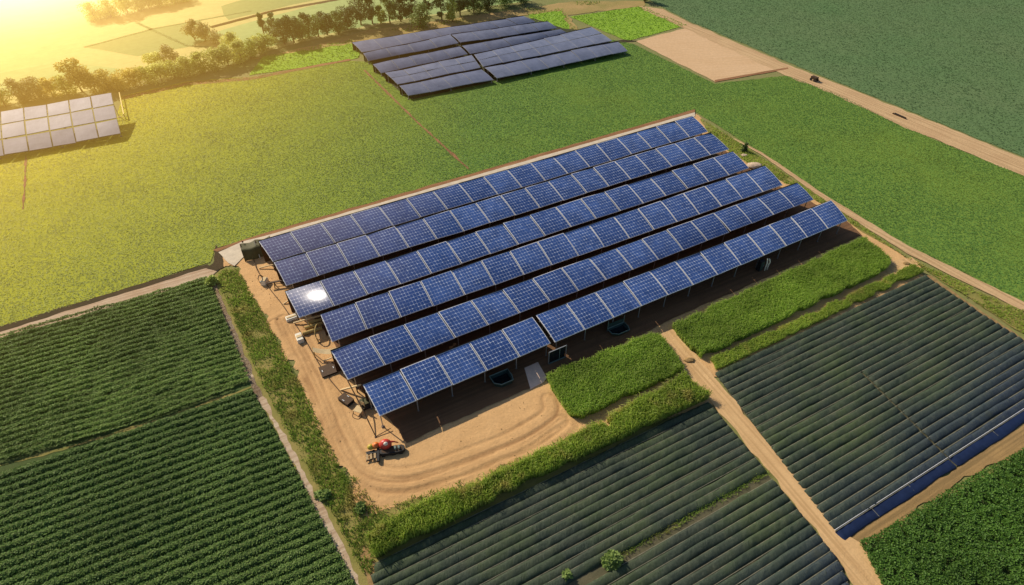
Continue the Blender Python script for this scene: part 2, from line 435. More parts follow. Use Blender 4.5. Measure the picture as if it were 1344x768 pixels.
fieldC = [(-90, 465), (0, 441), (274, 364), (331, 506), (478, 790), (-90, 800)]
sheet('crop_soil', fieldC, .004, M['soilC'], .15)
sheet('weedy_verge', [(430, 600), (470, 672), (500, 668), (560, 645), (640, 618), (770, 560), (905, 495), (935, 520), (700, 640), (496, 745), (486, 745), (476, 690)], .002, M['weed_soil'], .2)
weedD = [(276, 366), (292, 352), (312, 352), (345, 412), (392, 500), (440, 600), (475, 672), (520, 672), (490, 712), (492, 790), (478, 790), (331, 506)]
sheet('weedy_verge', weedD, .010, M['weed_soil'], .2)
sheet('footpath', [(274, 364), (281, 364), (335, 500), (400, 620), (470, 755), (486, 790), (466, 790), (394, 624), (326, 500)], .020, M['pale_path'], .22, .6)
sheet('footpath', [(478, 716), (492, 738), (496, 790), (488, 790), (474, 740)], .024, M['dirt_row'], .2, .6)

# yard (with tyre ruts as real relief)
YARD = [(283, 328), (345, 310.8), (470, 274.8), (600, 237.4), (720, 202.9), (820, 174.1), (912, 147.6), (936, 175), (962, 197), (1006, 224), (1050, 247), (1094, 273), (1122, 294), (1208, 348), (1222, 366), (930, 500), (936, 530), (760, 575), (640, 628), (560, 658), (480, 681), (436, 602), (390, 498), (345, 412), (306, 352), (286, 350)]
def yard():
    poly = np.array([tuple(p) for p in P2(YARD)]); st = .16
    lo, hi = poly.min(0) - 1, poly.max(0) + 1
    nx, ny = ((hi - lo) / st).astype(int)
    X, Y = np.meshgrid(lo[0] + np.arange(nx) * st, lo[1] + np.arange(ny) * st, indexing='ij')
    XY = np.stack([X.ravel(), Y.ravel()], 1)
    w = (np.stack([np_noise(XY, .7, 3), np_noise(XY, .7, 9)], 1) - .5) * 1.3
    ins = inside(poly, XY[:, 0] + w[:, 0], XY[:, 1] + w[:, 1]).reshape(nx, ny)
    tracks = [[(372, 420), (415, 510), (447, 590), (478, 628), (530, 637), (600, 617), (690, 582), (735, 553)],
              [(360, 425), (405, 520), (440, 610), (473, 645), (530, 655), (610, 632), (700, 594), (748, 560)],
              [(385, 420), (430, 510), (460, 585), (488, 615), (535, 622), (600, 602), (670, 575), (720, 545), (722, 525)]]
    Z = (np_noise(XY, .5, 1) * .05 + np_noise(XY, 2.1, 2) * .03); rut = np.zeros(len(XY))
    for i, tr in enumerate(tracks):
        pts = np.array([tuple(p) for p in smooth_path([G(*q).to_2d() for q in tr])])
        bb = (XY > pts.min(0) - 2).all(1) & (XY < pts.max(0) + 2).all(1); S = XY[bb]
        best = np.full(len(S), 9.0); sgn = np.zeros(len(S))
        for a, b in zip(pts[:-1], pts[1:]):
            d = b - a; L2 = d @ d; tt = np.clip(((S - a) @ d) / L2, 0, 1); q = S - a - tt[:, None] * d
            r = np.hypot(q[:, 0], q[:, 1]); k = r < best; best[k] = r[k]; sgn[k] = np.sign(d[0] * q[k, 1] - d[1] * q[k, 0])
        sd = best * sgn + (np_noise(S, .4, 5 + i) - .5) * .25
        for off, amp, wd in ((-.75, 1, .2), (.75, .8, .2), (-.35, .4, .12), (.3, .35, .1), (1.25, .35, .12), (-1.2, .3, .12)):
            g = np.exp(-((sd - off) / wd) ** 2) * amp * (.15 + 1.0 * np_noise(S, .25, 11 + i + off)) * (.7 + .5 * np_noise(S, 2.6, 17 + i))
            Z[bb] -= g * .09; rut[bb] += g * .8
            Z[bb] += np.exp(-((np.abs(sd - off) - wd * 2) / wd) ** 2) * amp * .035
    dep = np.zeros((nx, ny)); er = ins.copy()
    for _ in range(6):
        e2 = er.copy(); e2[1:] &= er[:-1]; e2[:-1] &= er[1:]; e2[:, 1:] &= er[:, :-1]; e2[:, :-1] &= er[:, 1:]; er = e2; dep += er
    Z = (Z - .02) * (dep.ravel() / 6) - .01 * (1 - dep.ravel() / 6) + .02; rut = rut * (dep.ravel() / 6)
    idx = np.arange(nx * ny).reshape(nx, ny)
    q = ins[:-1, :-1] & ins[1:, :-1] & ins[1:, 1:] & ins[:-1, 1:]
    F = np.stack([idx[:-1, :-1][q], idx[1:, :-1][q], idx[1:, 1:][q], idx[:-1, 1:][q]], 1)
    used, inv = np.unique(F.ravel(), return_inverse=True)
    V = np.column_stack([XY[used], np.maximum(Z[used] - .02, -.01) + .03])
    me = np_mesh('yard_ground', V, inv.reshape(-1, 4), True)
    at = me.attributes.new('rut', 'FLOAT', 'POINT'); at.data.foreach_set('value', np.clip(rut[used], 0, 1).astype(np.float32))
    tag(link('yard_ground', me, M['dirt']), kind='structure')
yard()
M['array_shade'] = soil('painted_shade_brown', (.22, .115, .055), (.17, .085, .04), .5, az=ROW_AZ, streak=(.11, .06, .03))  # shade under the main array painted as dark brown ground
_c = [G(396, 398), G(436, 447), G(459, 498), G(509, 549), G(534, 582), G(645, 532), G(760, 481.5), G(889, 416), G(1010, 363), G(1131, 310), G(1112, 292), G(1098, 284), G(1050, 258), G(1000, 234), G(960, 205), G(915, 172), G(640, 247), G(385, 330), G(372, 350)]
sheet('painted_array_shade', [q.to_2d() for q in _c], .125, M['array_shade'], .12, .6, world=True)
M['painted_far_shade'] = soil('painted_shade_dark', (.06, .06, .025), (.045, .045, .02), .4)  # dark ground colour painted in for the shade under the far array
sheet('painted_far_shade', [(470, 62), (700, 24), (740, 38), (782, 40), (818, 66), (800, 72), (650, 106), (540, 131), (522, 118), (500, 98)], .05, M['painted_far_shade'], .3)

# bank and kerb behind the main array
sheet('earth_bank_ground', [(279, 329), (345, 307.3), (470, 271.3), (600, 233.9), (720, 199.4), (820, 170.6), (912, 144.1), (912, 150.5), (912, 148.6), (820, 175.1), (720, 203.9), (600, 238.4), (470, 275.8), (345, 311.8), (286, 331)], .10, M['bank'], .12)
sheet('concrete_path', [(287, 332), (318, 318), (345, 311.3), (470, 275.3), (600, 237.9), (720, 203.4), (820, 174.6), (912, 148.1), (912, 153.6), (820, 180.1), (720, 208.9), (600, 243.4), (470, 280.8), (345, 316.8), (332, 326), (308, 350), (300, 346)], .115, M['kerb'], .06, .9)
sheet('ditch', [(283, 322), (292, 331), (293, 352), (284, 356), (270, 352), (280, 346)], .09, M['ditch'], .15, .5)

# path between the plots, verge under the blue rows
sheet('dirt_path', [(862, 442), (884, 432), (932, 488), (1012, 588), (1095, 684), (1110, 702), (1134, 716), (1170, 790), (1128, 790), (1098, 732), (1002, 612), (932, 526), (892, 482)], .085, M['dirt_path'], .3, .8)
sheet('dirt_verge', [(1102, 706), (1250, 618), (1344, 556), (1420, 505), (1420, 545), (1344, 590), (1248, 640), (1150, 706), (1132, 718)], .012, M['dirt_row'], .35, .7)
sheet('dirt_verge', [(1208, 360), (1222, 362), (1290, 410), (1360, 456), (1420, 494), (1420, 502), (1344, 456), (1270, 408)], .03, M['dirt_row'], .22, .6)
stripE = [(918, 156), (935, 166), (952, 176), (1000, 208), (1100, 276), (1190, 338), (1344, 410), (1420, 446), (1420, 488), (1360, 450), (1290, 404), (1216, 356), (1170, 326), (1122, 298), (1092, 276), (1046, 250), (1004, 228), (960, 202), (930, 175)]
sheet('grass_verge', stripE, .05, M['weed_soil'], .3)
sheet('farm_track', [(945, 172), (1000, 200.5), (1090, 261), (1190, 322), (1344, 397), (1420, 432), (1420, 446), (1344, 409), (1190, 333), (1090, 269), (1000, 204), (945, 174)], .066, M['dirt_road'], .12, .8)
fieldG = [(938, 491), (1212, 361), (1290, 414), (1440, 508), (1344, 556), (1250, 616), (1103, 708)]
fieldL = [(492, 745), (700, 640), (930, 528), (1000, 612), (1100, 735), (1130, 800), (480, 810)]
sheet('furrow_soil', fieldG, .02, M['soilG'], .15)
sheet('furrow_soil', fieldL, .02, M['soilG'], .15)
fieldH = [(1126, 714), (1150, 704), (1250, 641), (1344, 591), (1440, 530), (1440, 800), (1170, 800)]
sheet('crop_soil', [(1134, 716), (1152, 710), (1250, 648), (1344, 599), (1440, 540), (1440, 800), (1176, 800)], .004, M['soilC'], .1)
# thin boundary lines in the big field and the valley
def strip(name, pts, w, z, mat, amp=.15):
    P = [G(*q).to_2d() for q in pts]; L, Rr = [], []
    for i, p in enumerate(P):
        d = (P[min(i + 1, len(P) - 1)] - P[max(i - 1, 0)]).normalized(); q = Vector((-d.y, d.x)) * w / 2
        L.append(p + q); Rr.append(p - q)
    return sheet(name, L + Rr[::-1], z, mat, amp, .8, world=True)
strip('footpath', [(478, 92), (545, 158), (615, 222)], .35, .05, M['bank'])
strip('field_track', [(276, 36), (360, 14), (440, 0), (500, -14)], 1.6, .02, M['ditch'])
strip('field_track', [(110, 62), (200, 38), (330, 14)], .8, .02, M['valley_green'])
strip('field_track', [(180, 30), (245, 60), (280, 62)], .8, .02, M['valley_green'])
strip('footpath', [(34, 205), (33, 240), (30, 275)], .22, .05, M['bank'], .2)
strip('footpath', [(-40, 622), (110, 582), (220, 548), (330, 508)], .22, .03, M['weed_soil'], .25)

# ------------------------------------------------------------------ field crops (stuff)
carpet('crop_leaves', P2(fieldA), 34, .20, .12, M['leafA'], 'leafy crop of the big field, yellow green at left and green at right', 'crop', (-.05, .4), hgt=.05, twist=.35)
carpet('far_crop_leaves', P2([(848, -2), (905, 28), (1035, 82), (1344, 206), (1420, 240), (1420, -20), (860, -20)]), 9, .34, .2, M['leafB'], 'dull dark green crop of the field beyond the dirt road', 'crop', (-.08, .45), twist=.4)
for lt, nm in ((lot1, 'bright green grass lot beside the bare brown field'), (lot2, 'small bright green lot at the back corner of the far panels'), (lot3, 'bright green grass lot between the hedgerow and far panels')):
    carpet('lot_grass', P2(lt), 10, .36, .2, M['lotleaf'], nm, 'grass', (-.1, .8))
carpet('bushy_crop', P2(fieldH), 260, .19, .13, M['leafH'], 'dense dark green bushy crop in the bottom right corner', 'crop', (-.1, .8), z=.1, hgt=.16, relief=.42)
weedV = [(285, 366), (294, 354), (312, 354), (345, 412), (392, 500), (440, 600), (475, 672), (520, 676), (490, 712), (488, 752), (478, 754), (408, 622), (342, 500)]
carpet('low_weeds', P2(weedV), 22, .26, .07, M['weeds'], 'thin low weeds between the thicker patches left of the dirt yard', 'weeds', (.3, 1.2))
carpet('verge_weeds', P2(weedV), 70, .4, .09, M['weeds'], 'patchy weeds and grass along the left side of the dirt yard', 'weeds', (.5, 1.4),
       keep=lambda P: np_noise(P, .45, 4) * .6 + np_noise(P, 1.6, 8) * .4 > .38)
carpet('yard_edge_weeds', P2([(436, 606), (452, 606), (496, 668), (560, 648), (640, 621), (760, 566), (790, 552), (770, 578), (640, 640), (560, 672), (486, 712), (470, 690)]), 60, .4, .08, M['weeds'], 'straggly weeds along the lower edge of the dirt yard', 'weeds', (.5, 1.4), z=.02,
       keep=lambda P: np_noise(P, .6, 41) * .6 + np_noise(P, 2.0, 8) * .4 > .42)
carpet('verge_grass', P2(stripE), 55, .4, .09, M['grass'], 'rough green grass strip beside the farm track', 'grass', (.5, 1.4),
       keep=lambda P: np_noise(P, .4, 14) * .6 + np_noise(P, 1.6, 8) * .4 > .3)
carpet('bank_grass', P2([(420, 62), (480, 44), (560, 32), (640, 20), (750, 2), (846, 4), (740, 12), (590, 32), (480, 52)]), 5, .5, .2, M['weeds'], 'dry grass on the sandy strip behind the far panels', 'grass', (.5, 1.4),
       keep=lambda P: np_noise(P, .15, 14) > .5)

def tall_plot(name, pxs, dens, h, mat, label, keep=None, lean=.28, w=.028):
    poly = P2(pxs); P = scatter(poly, dens)
    edge = (np.stack([np_noise(P, .8, 3), np_noise(P, .8, 9)], 1) - .5) * .9
    A = np.array([tuple(p) for p in poly]); P = P[inside(A, P[:, 0] + edge[:, 0], P[:, 1] + edge[:, 1])]
    if keep is not None: P = P[keep(P)]
    n = len(P); hh = h * rng.uniform(.6, 1.05, n) * (.86 + .24 * np_noise(P, .9, 6))
    az = rng.uniform(0, 2 * np.pi, n); ln = rng.uniform(.05, 1, n) * lean * hh
    s = np.stack([-np.sin(az + .6), np.cos(az + .6), np.zeros(n)], 1); d = np.stack([np.cos(az), np.sin(az), np.zeros(n)], 1)
    B = np.column_stack([P, np.full(n, .03)]); up = np.array([0, 0, 1.0])
    ww = (w * rng.uniform(.7, 1.6, n))[:, None]
    m1 = B + up * (hh * .55)[:, None] + d * (ln * .3)[:, None]; tp = B + up * hh[:, None] + d * ln[:, None]
    tip = B + up * (hh * .82)[:, None] + d * (ln * 2.0 + .12)[:, None]
    V = np.stack([B - s * ww * .6, B + s * ww * .6, m1 + s * ww, m1 - s * ww, tp + s * ww * .8, tp - s * ww * .8, tip], 1).reshape(-1, 3)
    b = np.arange(n)[:, None] * 7
    F4 = np.concatenate([b + [0, 1, 2, 3], b + [3, 2, 4, 5]]); F3 = b + [5, 4, 6]
    return tag(link(name, np_mesh(name, V, [F4, F3]), mat), label, 'tall grass', kind='stuff')
tall_plot('tall_grass', [(714, 500), (738, 488), (862, 440), (898, 489), (762, 552), (748, 548)], 380, .95, M['grass2'], 'square plot of dense tall green grass left of the dirt path')
tall_plot('tall_grass', [(880, 432), (1132, 316), (1168, 346), (1160, 358), (918, 474)], 330, .95, M['grass2'], 'long plot of dense tall green grass in front of the panel rows')
tall_plot('tall_grass', [(482, 706), (560, 664), (640, 634), (762, 573), (898, 497), (930, 524), (700, 632), (494, 736)], 330, 1.35, M['grass'], 'hedge like strip of tall grass below the dirt yard',
          keep=lambda P: np_noise(P, .5, 21) > .08)
tall_plot('tall_grass', [(930, 474), (1010, 438), (1196, 350), (1212, 358), (940, 488)], 240, .6, M['grass'], 'short rough grass strip along the top of the netted rows',
          keep=lambda P: np_noise(P, .5, 27) > .10)
# ------------------------------------------------------------------ crop rows (countable: each row its own object)
def jit(x, y, s, k): return mnoise.noise((x * s + k * 13.7, y * s + k * 5.1, k * 3.3))

def tunnel(a, b, w, h, seed, mat, name='covered_crop_row', flat=False):
    """netting over a raised bed from a to b (2D), low rounded profile with a crest seam"""
    L = (b - a).length; n = max(3, int(L / .22)); d = (b - a) / L; q = Vector((-d.y, d.x))
    prof = [(-.50, -.02), (-.49, .22), (-.40, .52), (-.16, .80), (.14, 1.0), (.36, .97), (.47, .62), (.5, -.02)]
    if flat: prof = [(-.50, -.02), (-.49, .3), (-.44, .62), (-.1, .84), (.2, 1.0), (.46, 1.05), (.49, .95), (.5, -.02)]
    V = []; k = len(prof)
    for i in range(n + 1):
        p = a + d * (L * i / n); wob = jit(p.x, p.y, .22, seed) * .16; hs = 1 + .25 * jit(p.x, p.y, .5, seed + 3) + .22 * jit(p.x, p.y, 1.9, seed)
        ws = 1 + .10 * jit(p.x, p.y, .7, seed + 5)
        if i in (0, n): hs *= .35; ws *= .8
        for x, z in prof:
            c = p + q * (x * w * ws + wob); V.append((c.x - a.x, c.y - a.y, .02 + max(z, 0) * h * (hs + .35 * jit(c.x, c.y, 3.1, seed + 9))))
    I = np.arange((n + 1) * k).reshape(n + 1, k)
    F = np.stack([I[:-1, :-1].ravel(), I[1:, :-1].ravel(), I[1:, 1:].ravel(), I[:-1, 1:].ravel()], 1)
    me = np_mesh(name, np.array(V), F, True)
    return link(name, me, mat, loc=(a.x, a.y, 0))

def netmat():
    m, t = nt('green_shade_netting'); p = pos(t); oi = nd(t, 'ShaderNodeObjectInfo')
    c = mix(t, oi.outputs['Random'], (.030, .046, .029), (.043, .055, .036))
    c = mix(t, ramp(t, noise_n(t, p, .16, 4, .6), .42, .72), c, (.06, .085, .03))
    c = mix(t, lin_grad(t, p, G(1190, 520), G(1300, 590)), c, (.024, .036, .066))
    c = mix(t, math_n(t, 'MULTIPLY', ramp(t, noise_n(t, p, 5, 5, .8), .52, .74), .55), c, (.13, .14, .10))
    f = noise_n(t, p, 1.0, 4, .75, stretch=(ROW_AZ + R(62), 1.6, 8.0))
    c = mix(t, math_n(t, 'MULTIPLY', ramp(t, f, .5, .68), .5), c, (.085, .105, .075))
    c = mix(t, math_n(t, 'MULTIPLY', ramp(t, noise_n(t, p, .45, 4, .7), .58, .75), .6), c, (.075, .08, .045))
    return finish(m, t, c, .7, f, .25, bstr=.9, bdist=.12)
M['net'] = netmat()
M['blue_sheet'] = plain('blue_film', (.014, .026, .075), .5, 0, .25, .4, 1.5)
M['seam'] = plain('pale_row_edge', (.30, .28, .19), .7, var=.6, scale=3)

ud = Vector((U.x, U.y)); AZG = R(27.8); ug = Vector((math.cos(AZG), math.sin(AZG))); ng = Vector((ug.y, -ug.x))

seam_a, seam_b = G(1060, 420).to_2d(), G(1256, 614).to_2d()
def rows_in(poly, pitch, start, u, n, fn):
    P = [Vector(p) for p in poly]; offs = [(p - start).dot(n) for p in P]; k = 0; o = pitch * .5; out = []
    while o < max(offs):
        r = clip_line(P, start + n * o, u)
        if r and r[1] - r[0] > .8: fn(k, start + n * o + u * r[0], start + n * o + u * r[1])
        k += 1; o += pitch
    return k
PG = P2(fieldG); st_g = G(938, 491).to_2d(); n_rows = 19.0 / 1.0
def grow(k, a, b):
    # the field is split by a seam in its nearer half
    d = (b - a).normalized(); q = Vector((-(seam_b - seam_a).y, (seam_b - seam_a).x)).normalized()
    ha, hb = (a - seam_a).dot(q), (b - seam_a).dot(q)
    segs = [(a, b)]
    if k >= 9 and ha * hb < 0:
        c = a + (b - a) * (ha / (ha - hb)); segs = [(a, c - d * .06), (c + d * .10, b)]
    last = k >= 23
    for i, (p, s) in enumerate(segs):
        if (s - p).length < .7: continue
        o = tunnel(p, s, 1.05 if last else .80, .15 if last else .30, k * 3 + i, M['blue_sheet'] if last else M['net'], flat=last)
        sm = MB(); nn = max(2, int((s - p).length / 1.5)); pts = []
        for j in range(nn + 1):
            c = p + (s - p) * j / nn - ng * .375
            pts.append((c.x - p.x, c.y - p.y, .20 + .04 * jit(c.x, c.y, .7, k)))
        sm.tube(pts, .035, 5).build('edge_rope', M['seam'], o)
        if last:
            for sd, zz in ((-.47, .245),):
                e0, e1 = ng * sd, (s - p) + ng * sd
                MB().tube([(e0.x, e0.y, zz), (e1.x, e1.y, zz)], .025, 5).build('edge_rail', M['frame'], o)
            for fr in (.3, .62):
                e0, e1 = (s - p) * fr + ng * .47, (s - p) * fr - ng * .46
                MB().tube([(e0.x, e0.y, .09), (e1.x, e1.y, .20)], .02, 5).build('strap', M['seam'], o)
            tag(o, 'shiny dark blue film covered row at the lower edge, %s the seam' % ('left of' if i == 0 else 'right of'), 'crop row', 'blue film covered rows')
        elif len(segs) == 2:
            tag(o, 'grey green netted crop row right of the dirt path, %s the seam' % ('left part before' if i == 0 else 'right part beyond'), 'crop row', 'netted rows cut by the seam, %s half' % ('left' if i == 0 else 'right'))
        else:
            tag(o, 'unbroken grey green netted crop row in the upper part of the right field', 'crop row', 'unbroken netted rows right of the path')
rows_in(PG, .80, st_g, ug, ng, grow)
PL = P2(fieldL); st_l = G(930, 528).to_2d()
gapline = (G(1000, 626).to_2d() - st_l).dot(ng); 
def lrow(k, a, b):
    mid = (a - st_l).dot(ng)
    if abs(mid - gapline) < .4:                 # the missing bed: grass grows there
        return
    o = tunnel(a, b, .80, .30, k * 5 + 100, M['net'])
    sm = MB(); nn = max(2, int((b - a).length / 1.5)); pts = []
    for j in range(nn + 1):
        c = a + (b - a) * j / nn - ng * .375; pts.append((c.x - a.x, c.y - a.y, .20 + .04 * jit(c.x, c.y, .7, k)))
    sm.tube(pts, .03, 5).build('edge_rope', M['seam'], o)
    up = mid < gapline
    tag(o, ('grey green netted crop row between the tall grass hedge and the grassy gap' if up else 'grey green netted crop row at the bottom, below the grassy gap'), 'crop row', 'netted rows left of the path, ' + ('upper block' if up else 'lower block'))
rows_in(PL, .80, st_l, ug, ng, lrow)
gp = [G(790, 740).to_2d(), G(1006, 618).to_2d()]
dgap = (gp[1] - gp[0]).normalized(); qg = Vector((-dgap.y, dgap.x)) * .42
gap_poly = [gp[0] + qg, gp[1] + qg, gp[1] - qg, gp[0] - qg]
carpet('gap_grass', gap_poly, 90, .3, .06, M['weeds'], 'thin green grass filling the gap between two blocks of rows', 'grass', (.4, 1.3), z=.03)

# left field: leafy ridges, each its own row below the footpath; closed bushy canopy above it
AZC = R(26.3); uc = Vector((math.cos(AZC), math.sin(AZC))); nc = Vector((uc.y, -uc.x))
def leafy_row(a, b, w, h, seed, dens):
    L = (b - a).length; n = max(3, int(L / .4)); d = (b - a) / L; q = Vector((-d.y, d.x))
    prof = [(-.5, 0), (-.42, .55), (-.2, .95), (.05, 1.0), (.3, .8), (.46, .4), (.5, 0)]; k = len(prof); V = []
    for i in range(n + 1):
        p = a + d * (L * i / n); wob = jit(p.x, p.y, .2, seed) * .08
        hs = 1 + .3 * jit(p.x, p.y, .9, seed + 3); ws = 1 + .2 * jit(p.x, p.y, 1.1, seed + 5)
        if i in (0, n): hs *= .4; ws *= .6
        for x, z in prof:
            c = p + q * (x * w * ws * .8 + wob); V.append((c.x - a.x, c.y - a.y, .01 + z * h * hs * .85))
    I = np.arange((n + 1) * k).reshape(n + 1, k)
    F = np.stack([I[:-1, :-1].ravel(), I[1:, :-1].ravel(), I[1:, 1:].ravel(), I[:-1, 1:].ravel()], 1)
    m = int(L * dens); s = rng.uniform(0, L, m); th = rng.uniform(-.15, math.pi + .15, m)
    wv = np.array([1 + .3 * jit(a.x + d.x * x, a.y + d.y * x, .9, seed + 3) for x in s])
    x = np.cos(th) * w * .5 * wv; z = np.maximum(np.sin(th), 0) * h * wv + .02
    B = np.column_stack([d.x * s + q.x * x, d.y * s + q.y * x, z - .04])
    LV, LF = leaves(B, .16, .11, (-.3, .8))
    VV = np.concatenate([np.array(V), LV]); FF = np.concatenate([F, LF + len(V)])
    me = np_mesh('crop_row', VV, FF, False, np.concatenate([np.zeros(len(F)), np.ones(len(LF))]))
    return link('crop_row', me, [M['soilC'], M['leafC2']], loc=(a.x, a.y, 0))
lowC = P2([(-60, 622), (0, 612), (110, 586), (220, 552), (331, 512), (393, 628), (466, 765), (474, 795), (-60, 800)])
upC = P2([(-60, 456), (0, 443), (273, 366), (329, 502), (220, 544), (110, 578), (0, 606), (-60, 620)])
def crow(k, a, b):
    o = leafy_row(a, b, .78, .44, k * 7 + 300, 170)
    tag(o, 'long rounded dark green leafy crop row in the lower left field', 'crop row', 'leafy rows of the lower left field')
rows_in(lowC, .88, G(331, 512).to_2d(), uc, nc, crow)

def canopy():
    P = scatter(upC, 420); o = (P - np.array(tuple(G(274, 366).to_2d()))) @ np.array(tuple(nc))
    s = P @ np.array(tuple(uc))
    o = o + (np_noise(P, .25, 2) - .5) * .5
    ph = np.abs(((o / .8) % 1) - .5) * 2                    # 1 on the furrow, 0 on the crest... crest at .5
    clump = np_noise(P, 1.3, 5)
    k = (ph < .62 + .5 * (clump - .4)); P = P[k]; ph = ph[k]; clump = clump[k]
    Z = .10 + .36 * (1 - ph ** 2) * (.6 + .7 * clump) * rng.uniform(.75, 1.05, len(P))
    V, F = leaves(np.column_stack([P, Z]), .17, .115, (-.2, .7))
    tag(link('bean_crop', np_mesh('bean_crop', V, F), M['leafC']), 'bushy green crop with closed canopy in the upper left field', 'crop', kind='stuff')
canopy()

# ------------------------------------------------------------------ solar racks
PAN = None
def lerp(a, b, t): return a + (b - a) * t
def solar_rack(name, corners, zl, zh, n, label, group, mat, fr_mat, gap=.09, arch=.10, posts=True, tiers=1, jitter=.05, glint_at=None, skip_rear=False, block_sun=False):
    TL, TR, BR, BL = [G(*q, z) for q, z in zip(corners, (zh, zh, zl, zl))]
    base = Vector((BL.x, BL.y, 0)); root = empty(name, base); tag(root, label, 'solar panel row', group)
    nr = ((TR - TL).cross(BL - TL)).normalized(); nr = nr if nr.z > 0 else -nr
    L = (BR - BL).length
    for i in range(n):
        for ti in range(tiers):
            j = [random.gauss(0, jitter) for _ in range(4)]
            u0, u1 = i / n, (i + 1) / n; g = gap / L / 2
            u0 += g; u1 -= g
            v0, v1 = ti / tiers, (ti + 1) / tiers
            if tiers > 1: v0 += .012; v1 -= .012
            def pt(u, v):
                uu, vv = lerp(u0, u1, u), lerp(v0, v1, v)
                p = lerp(lerp(BL, BR, uu), lerp(TL, TR, uu), vv)
                z = arch * 4 * vv * (1 - vv) + lerp(lerp(j[0], j[1], u), lerp(j[2], j[3], u), v) + .05 * math.sin(uu * 9 + corners[0][0])
                return p + nr * z - base
            K = 5; e = .017
            uv_in = [(lerp(e, 1 - e, a / K), lerp(e, 1 - e, b / K)) for b in range(K + 1) for a in range(K + 1)]
            me = bpy.data.meshes.new('panel')
            me.from_pydata([tuple(pt(*q) + nr * .035) for q in uv_in], [], [(b * (K + 1) + a, b * (K + 1) + a + 1, (b + 1) * (K + 1) + a + 1, (b + 1) * (K + 1) + a) for b in range(K) for a in range(K)])
            uvl = me.uv_layers.new(name='UVMap')
            for lp in me.loops:
                q = uv_in[lp.vertex_index]; uvl.data[lp.index].uv = ((q[0] - e) / (1 - 2 * e), (q[1] - e) / (1 - 2 * e))
            me.polygons.foreach_set('use_smooth', [True] * len(me.polygons)); me.update()
            pm = M['panel_glint'] if (glint_at is not None and i == glint_at) else mat
            pn = link('panel', me, pm, root)
            # frame: a thin curved tray that shows as a pale rim
            V = []; F = []
            for top in (0, 1):
                for b in range(K + 1):
                    for a in range(K + 1): V.append(tuple(pt(a / K, b / K) + nr * (.02 if top else -.05)))
            q = K + 1; nn = q * q
            for b in range(K):
                for a in range(K):
                    i0 = b * q + a
                    F.append((i0 + nn, i0 + 1 + nn, i0 + q + 1 + nn, i0 + q + nn)); F.append((i0, i0 + q, i0 + q + 1, i0 + 1))
            for a in range(K):
                F.append((a, a + 1, a + 1 + nn, a + nn)); i0 = K * q + a; F.append((i0 + 1, i0, i0 + nn, i0 + 1 + nn))
                i0 = a * q; F.append((i0 + q, i0, i0 + nn, i0 + q + nn)); i0 = a * q + K; F.append((i0, i0 + q, i0 + q + nn, i0 + nn))
            fm = bpy.data.meshes.new('frame'); fm.from_pydata(V, [], F); fm.update()
            link('frame', fm, fr_mat, pn)
    # rails under the panels and posts
    for v in (.22, .78):
        a, b = lerp(BL, TL, v), lerp(BR, TR, v); o = -nr * .16
        MB().bar(a + o - base, b + o - base, .09, .12).build('rail', M['steel'], root)
    if block_sun:                                   # added brown sheet behind the row, blocks the sun to darken the gaps
        V = []; K = 60
        for i in range(K + 1):
            u = i / K
            for q, zz in ((0.0, None), (.5, None), (1.0, 0.02)):
                p = lerp(TL, TR, lerp(.0, 1.0, u)) + N * .05 + Vector((0, 0, .10 + .05 * math.sin(u * 9 + corners[0][0])))
                z = lerp(p.z, .02, q); V.append(tuple(Vector((p.x, p.y, z)) + Vector((-U.y, U.x, 0)) * (.06 * math.sin(i * 1.9) * (q > 0)) - base))
        I = np.arange((K + 1) * 3).reshape(K + 1, 3)
        link('sun_blocker', np_mesh('sun_blocker', np.array(V), np.stack([I[:-1, :-1].ravel(), I[1:, :-1].ravel(), I[1:, 1:].ravel(), I[:-1, 1:].ravel()], 1), True), M['sun_blocker'], root)
    if posts:
        np_ = max(2, round(L / 4.0 / (1 if posts is True else posts)) + 1)
        for v in ((.1, .85) if not skip_rear else (.1,)):
            for k in range(np_):
                u = .012 + .976 * k / (np_ - 1); p = lerp(lerp(BL, BR, u), lerp(TL, TR, u), v) - nr * .2 - base
                m = MB().tube([(p.x, p.y, 0), (p.x, p.y, p.z)], .06, 8)
                ps = m.build('post', M['steel'], root)
                MB().box((p.x, p.y, .06), (.34, .34, .16), ROW_AZ, .8).build('footing', M['kerb_grey'], ps, .02)
    return root
M['sun_blocker'] = plain('brown_sun_blocker', (.085, .042, .022), .9, 0, .1, .3, 1.5)
M['kerb_grey'] = plain('footing_concrete', (.22, .17, .13), .9)
MG = 'panel rows of the main solar array'
ROWS = [
    ([(339, 317), (909, 153), (929, 173), (357.5, 343.6)], 18, 'blue solar panel row at the very back of the main array, against the pale kerb'),
    ([(359, 345), (934, 174), (957, 196), (375, 375)], 18, 'blue solar panel row second from the back of the main array'),
    ([(374, 383), (962, 199), (983, 221), (392, 417)], 17, 'blue solar panel row with the bright sun glint at its left end'),
    ([(420, 413), (1004, 218), (1027.5, 243), (435, 448.5)], 17, 'blue solar panel row fourth from the back, just below the glinting row'),
    ([(434, 461), (1047, 240), (1068, 262), (456, 498.6)], 17, 'blue solar panel row second from the front of the main array'),
    ([(475.5, 505), (699, 416.3), (723, 450.8), (497.6, 547)], 5, 'short five panel row at the near left corner, above the red machine'),
    ([(703, 414), (1090, 264), (1112, 290), (728, 449.3)], 12, 'front twelve panel row right of the dark gap, standing on visible posts'),
]
for i, (cn, n, lb) in enumerate(ROWS):
    solar_rack('solar_panel_row', cn, 2.3, 3.45, n, lb, MG, M['panel'], M['frame'], glint_at=0 if i == 2 else None, block_sun=True)

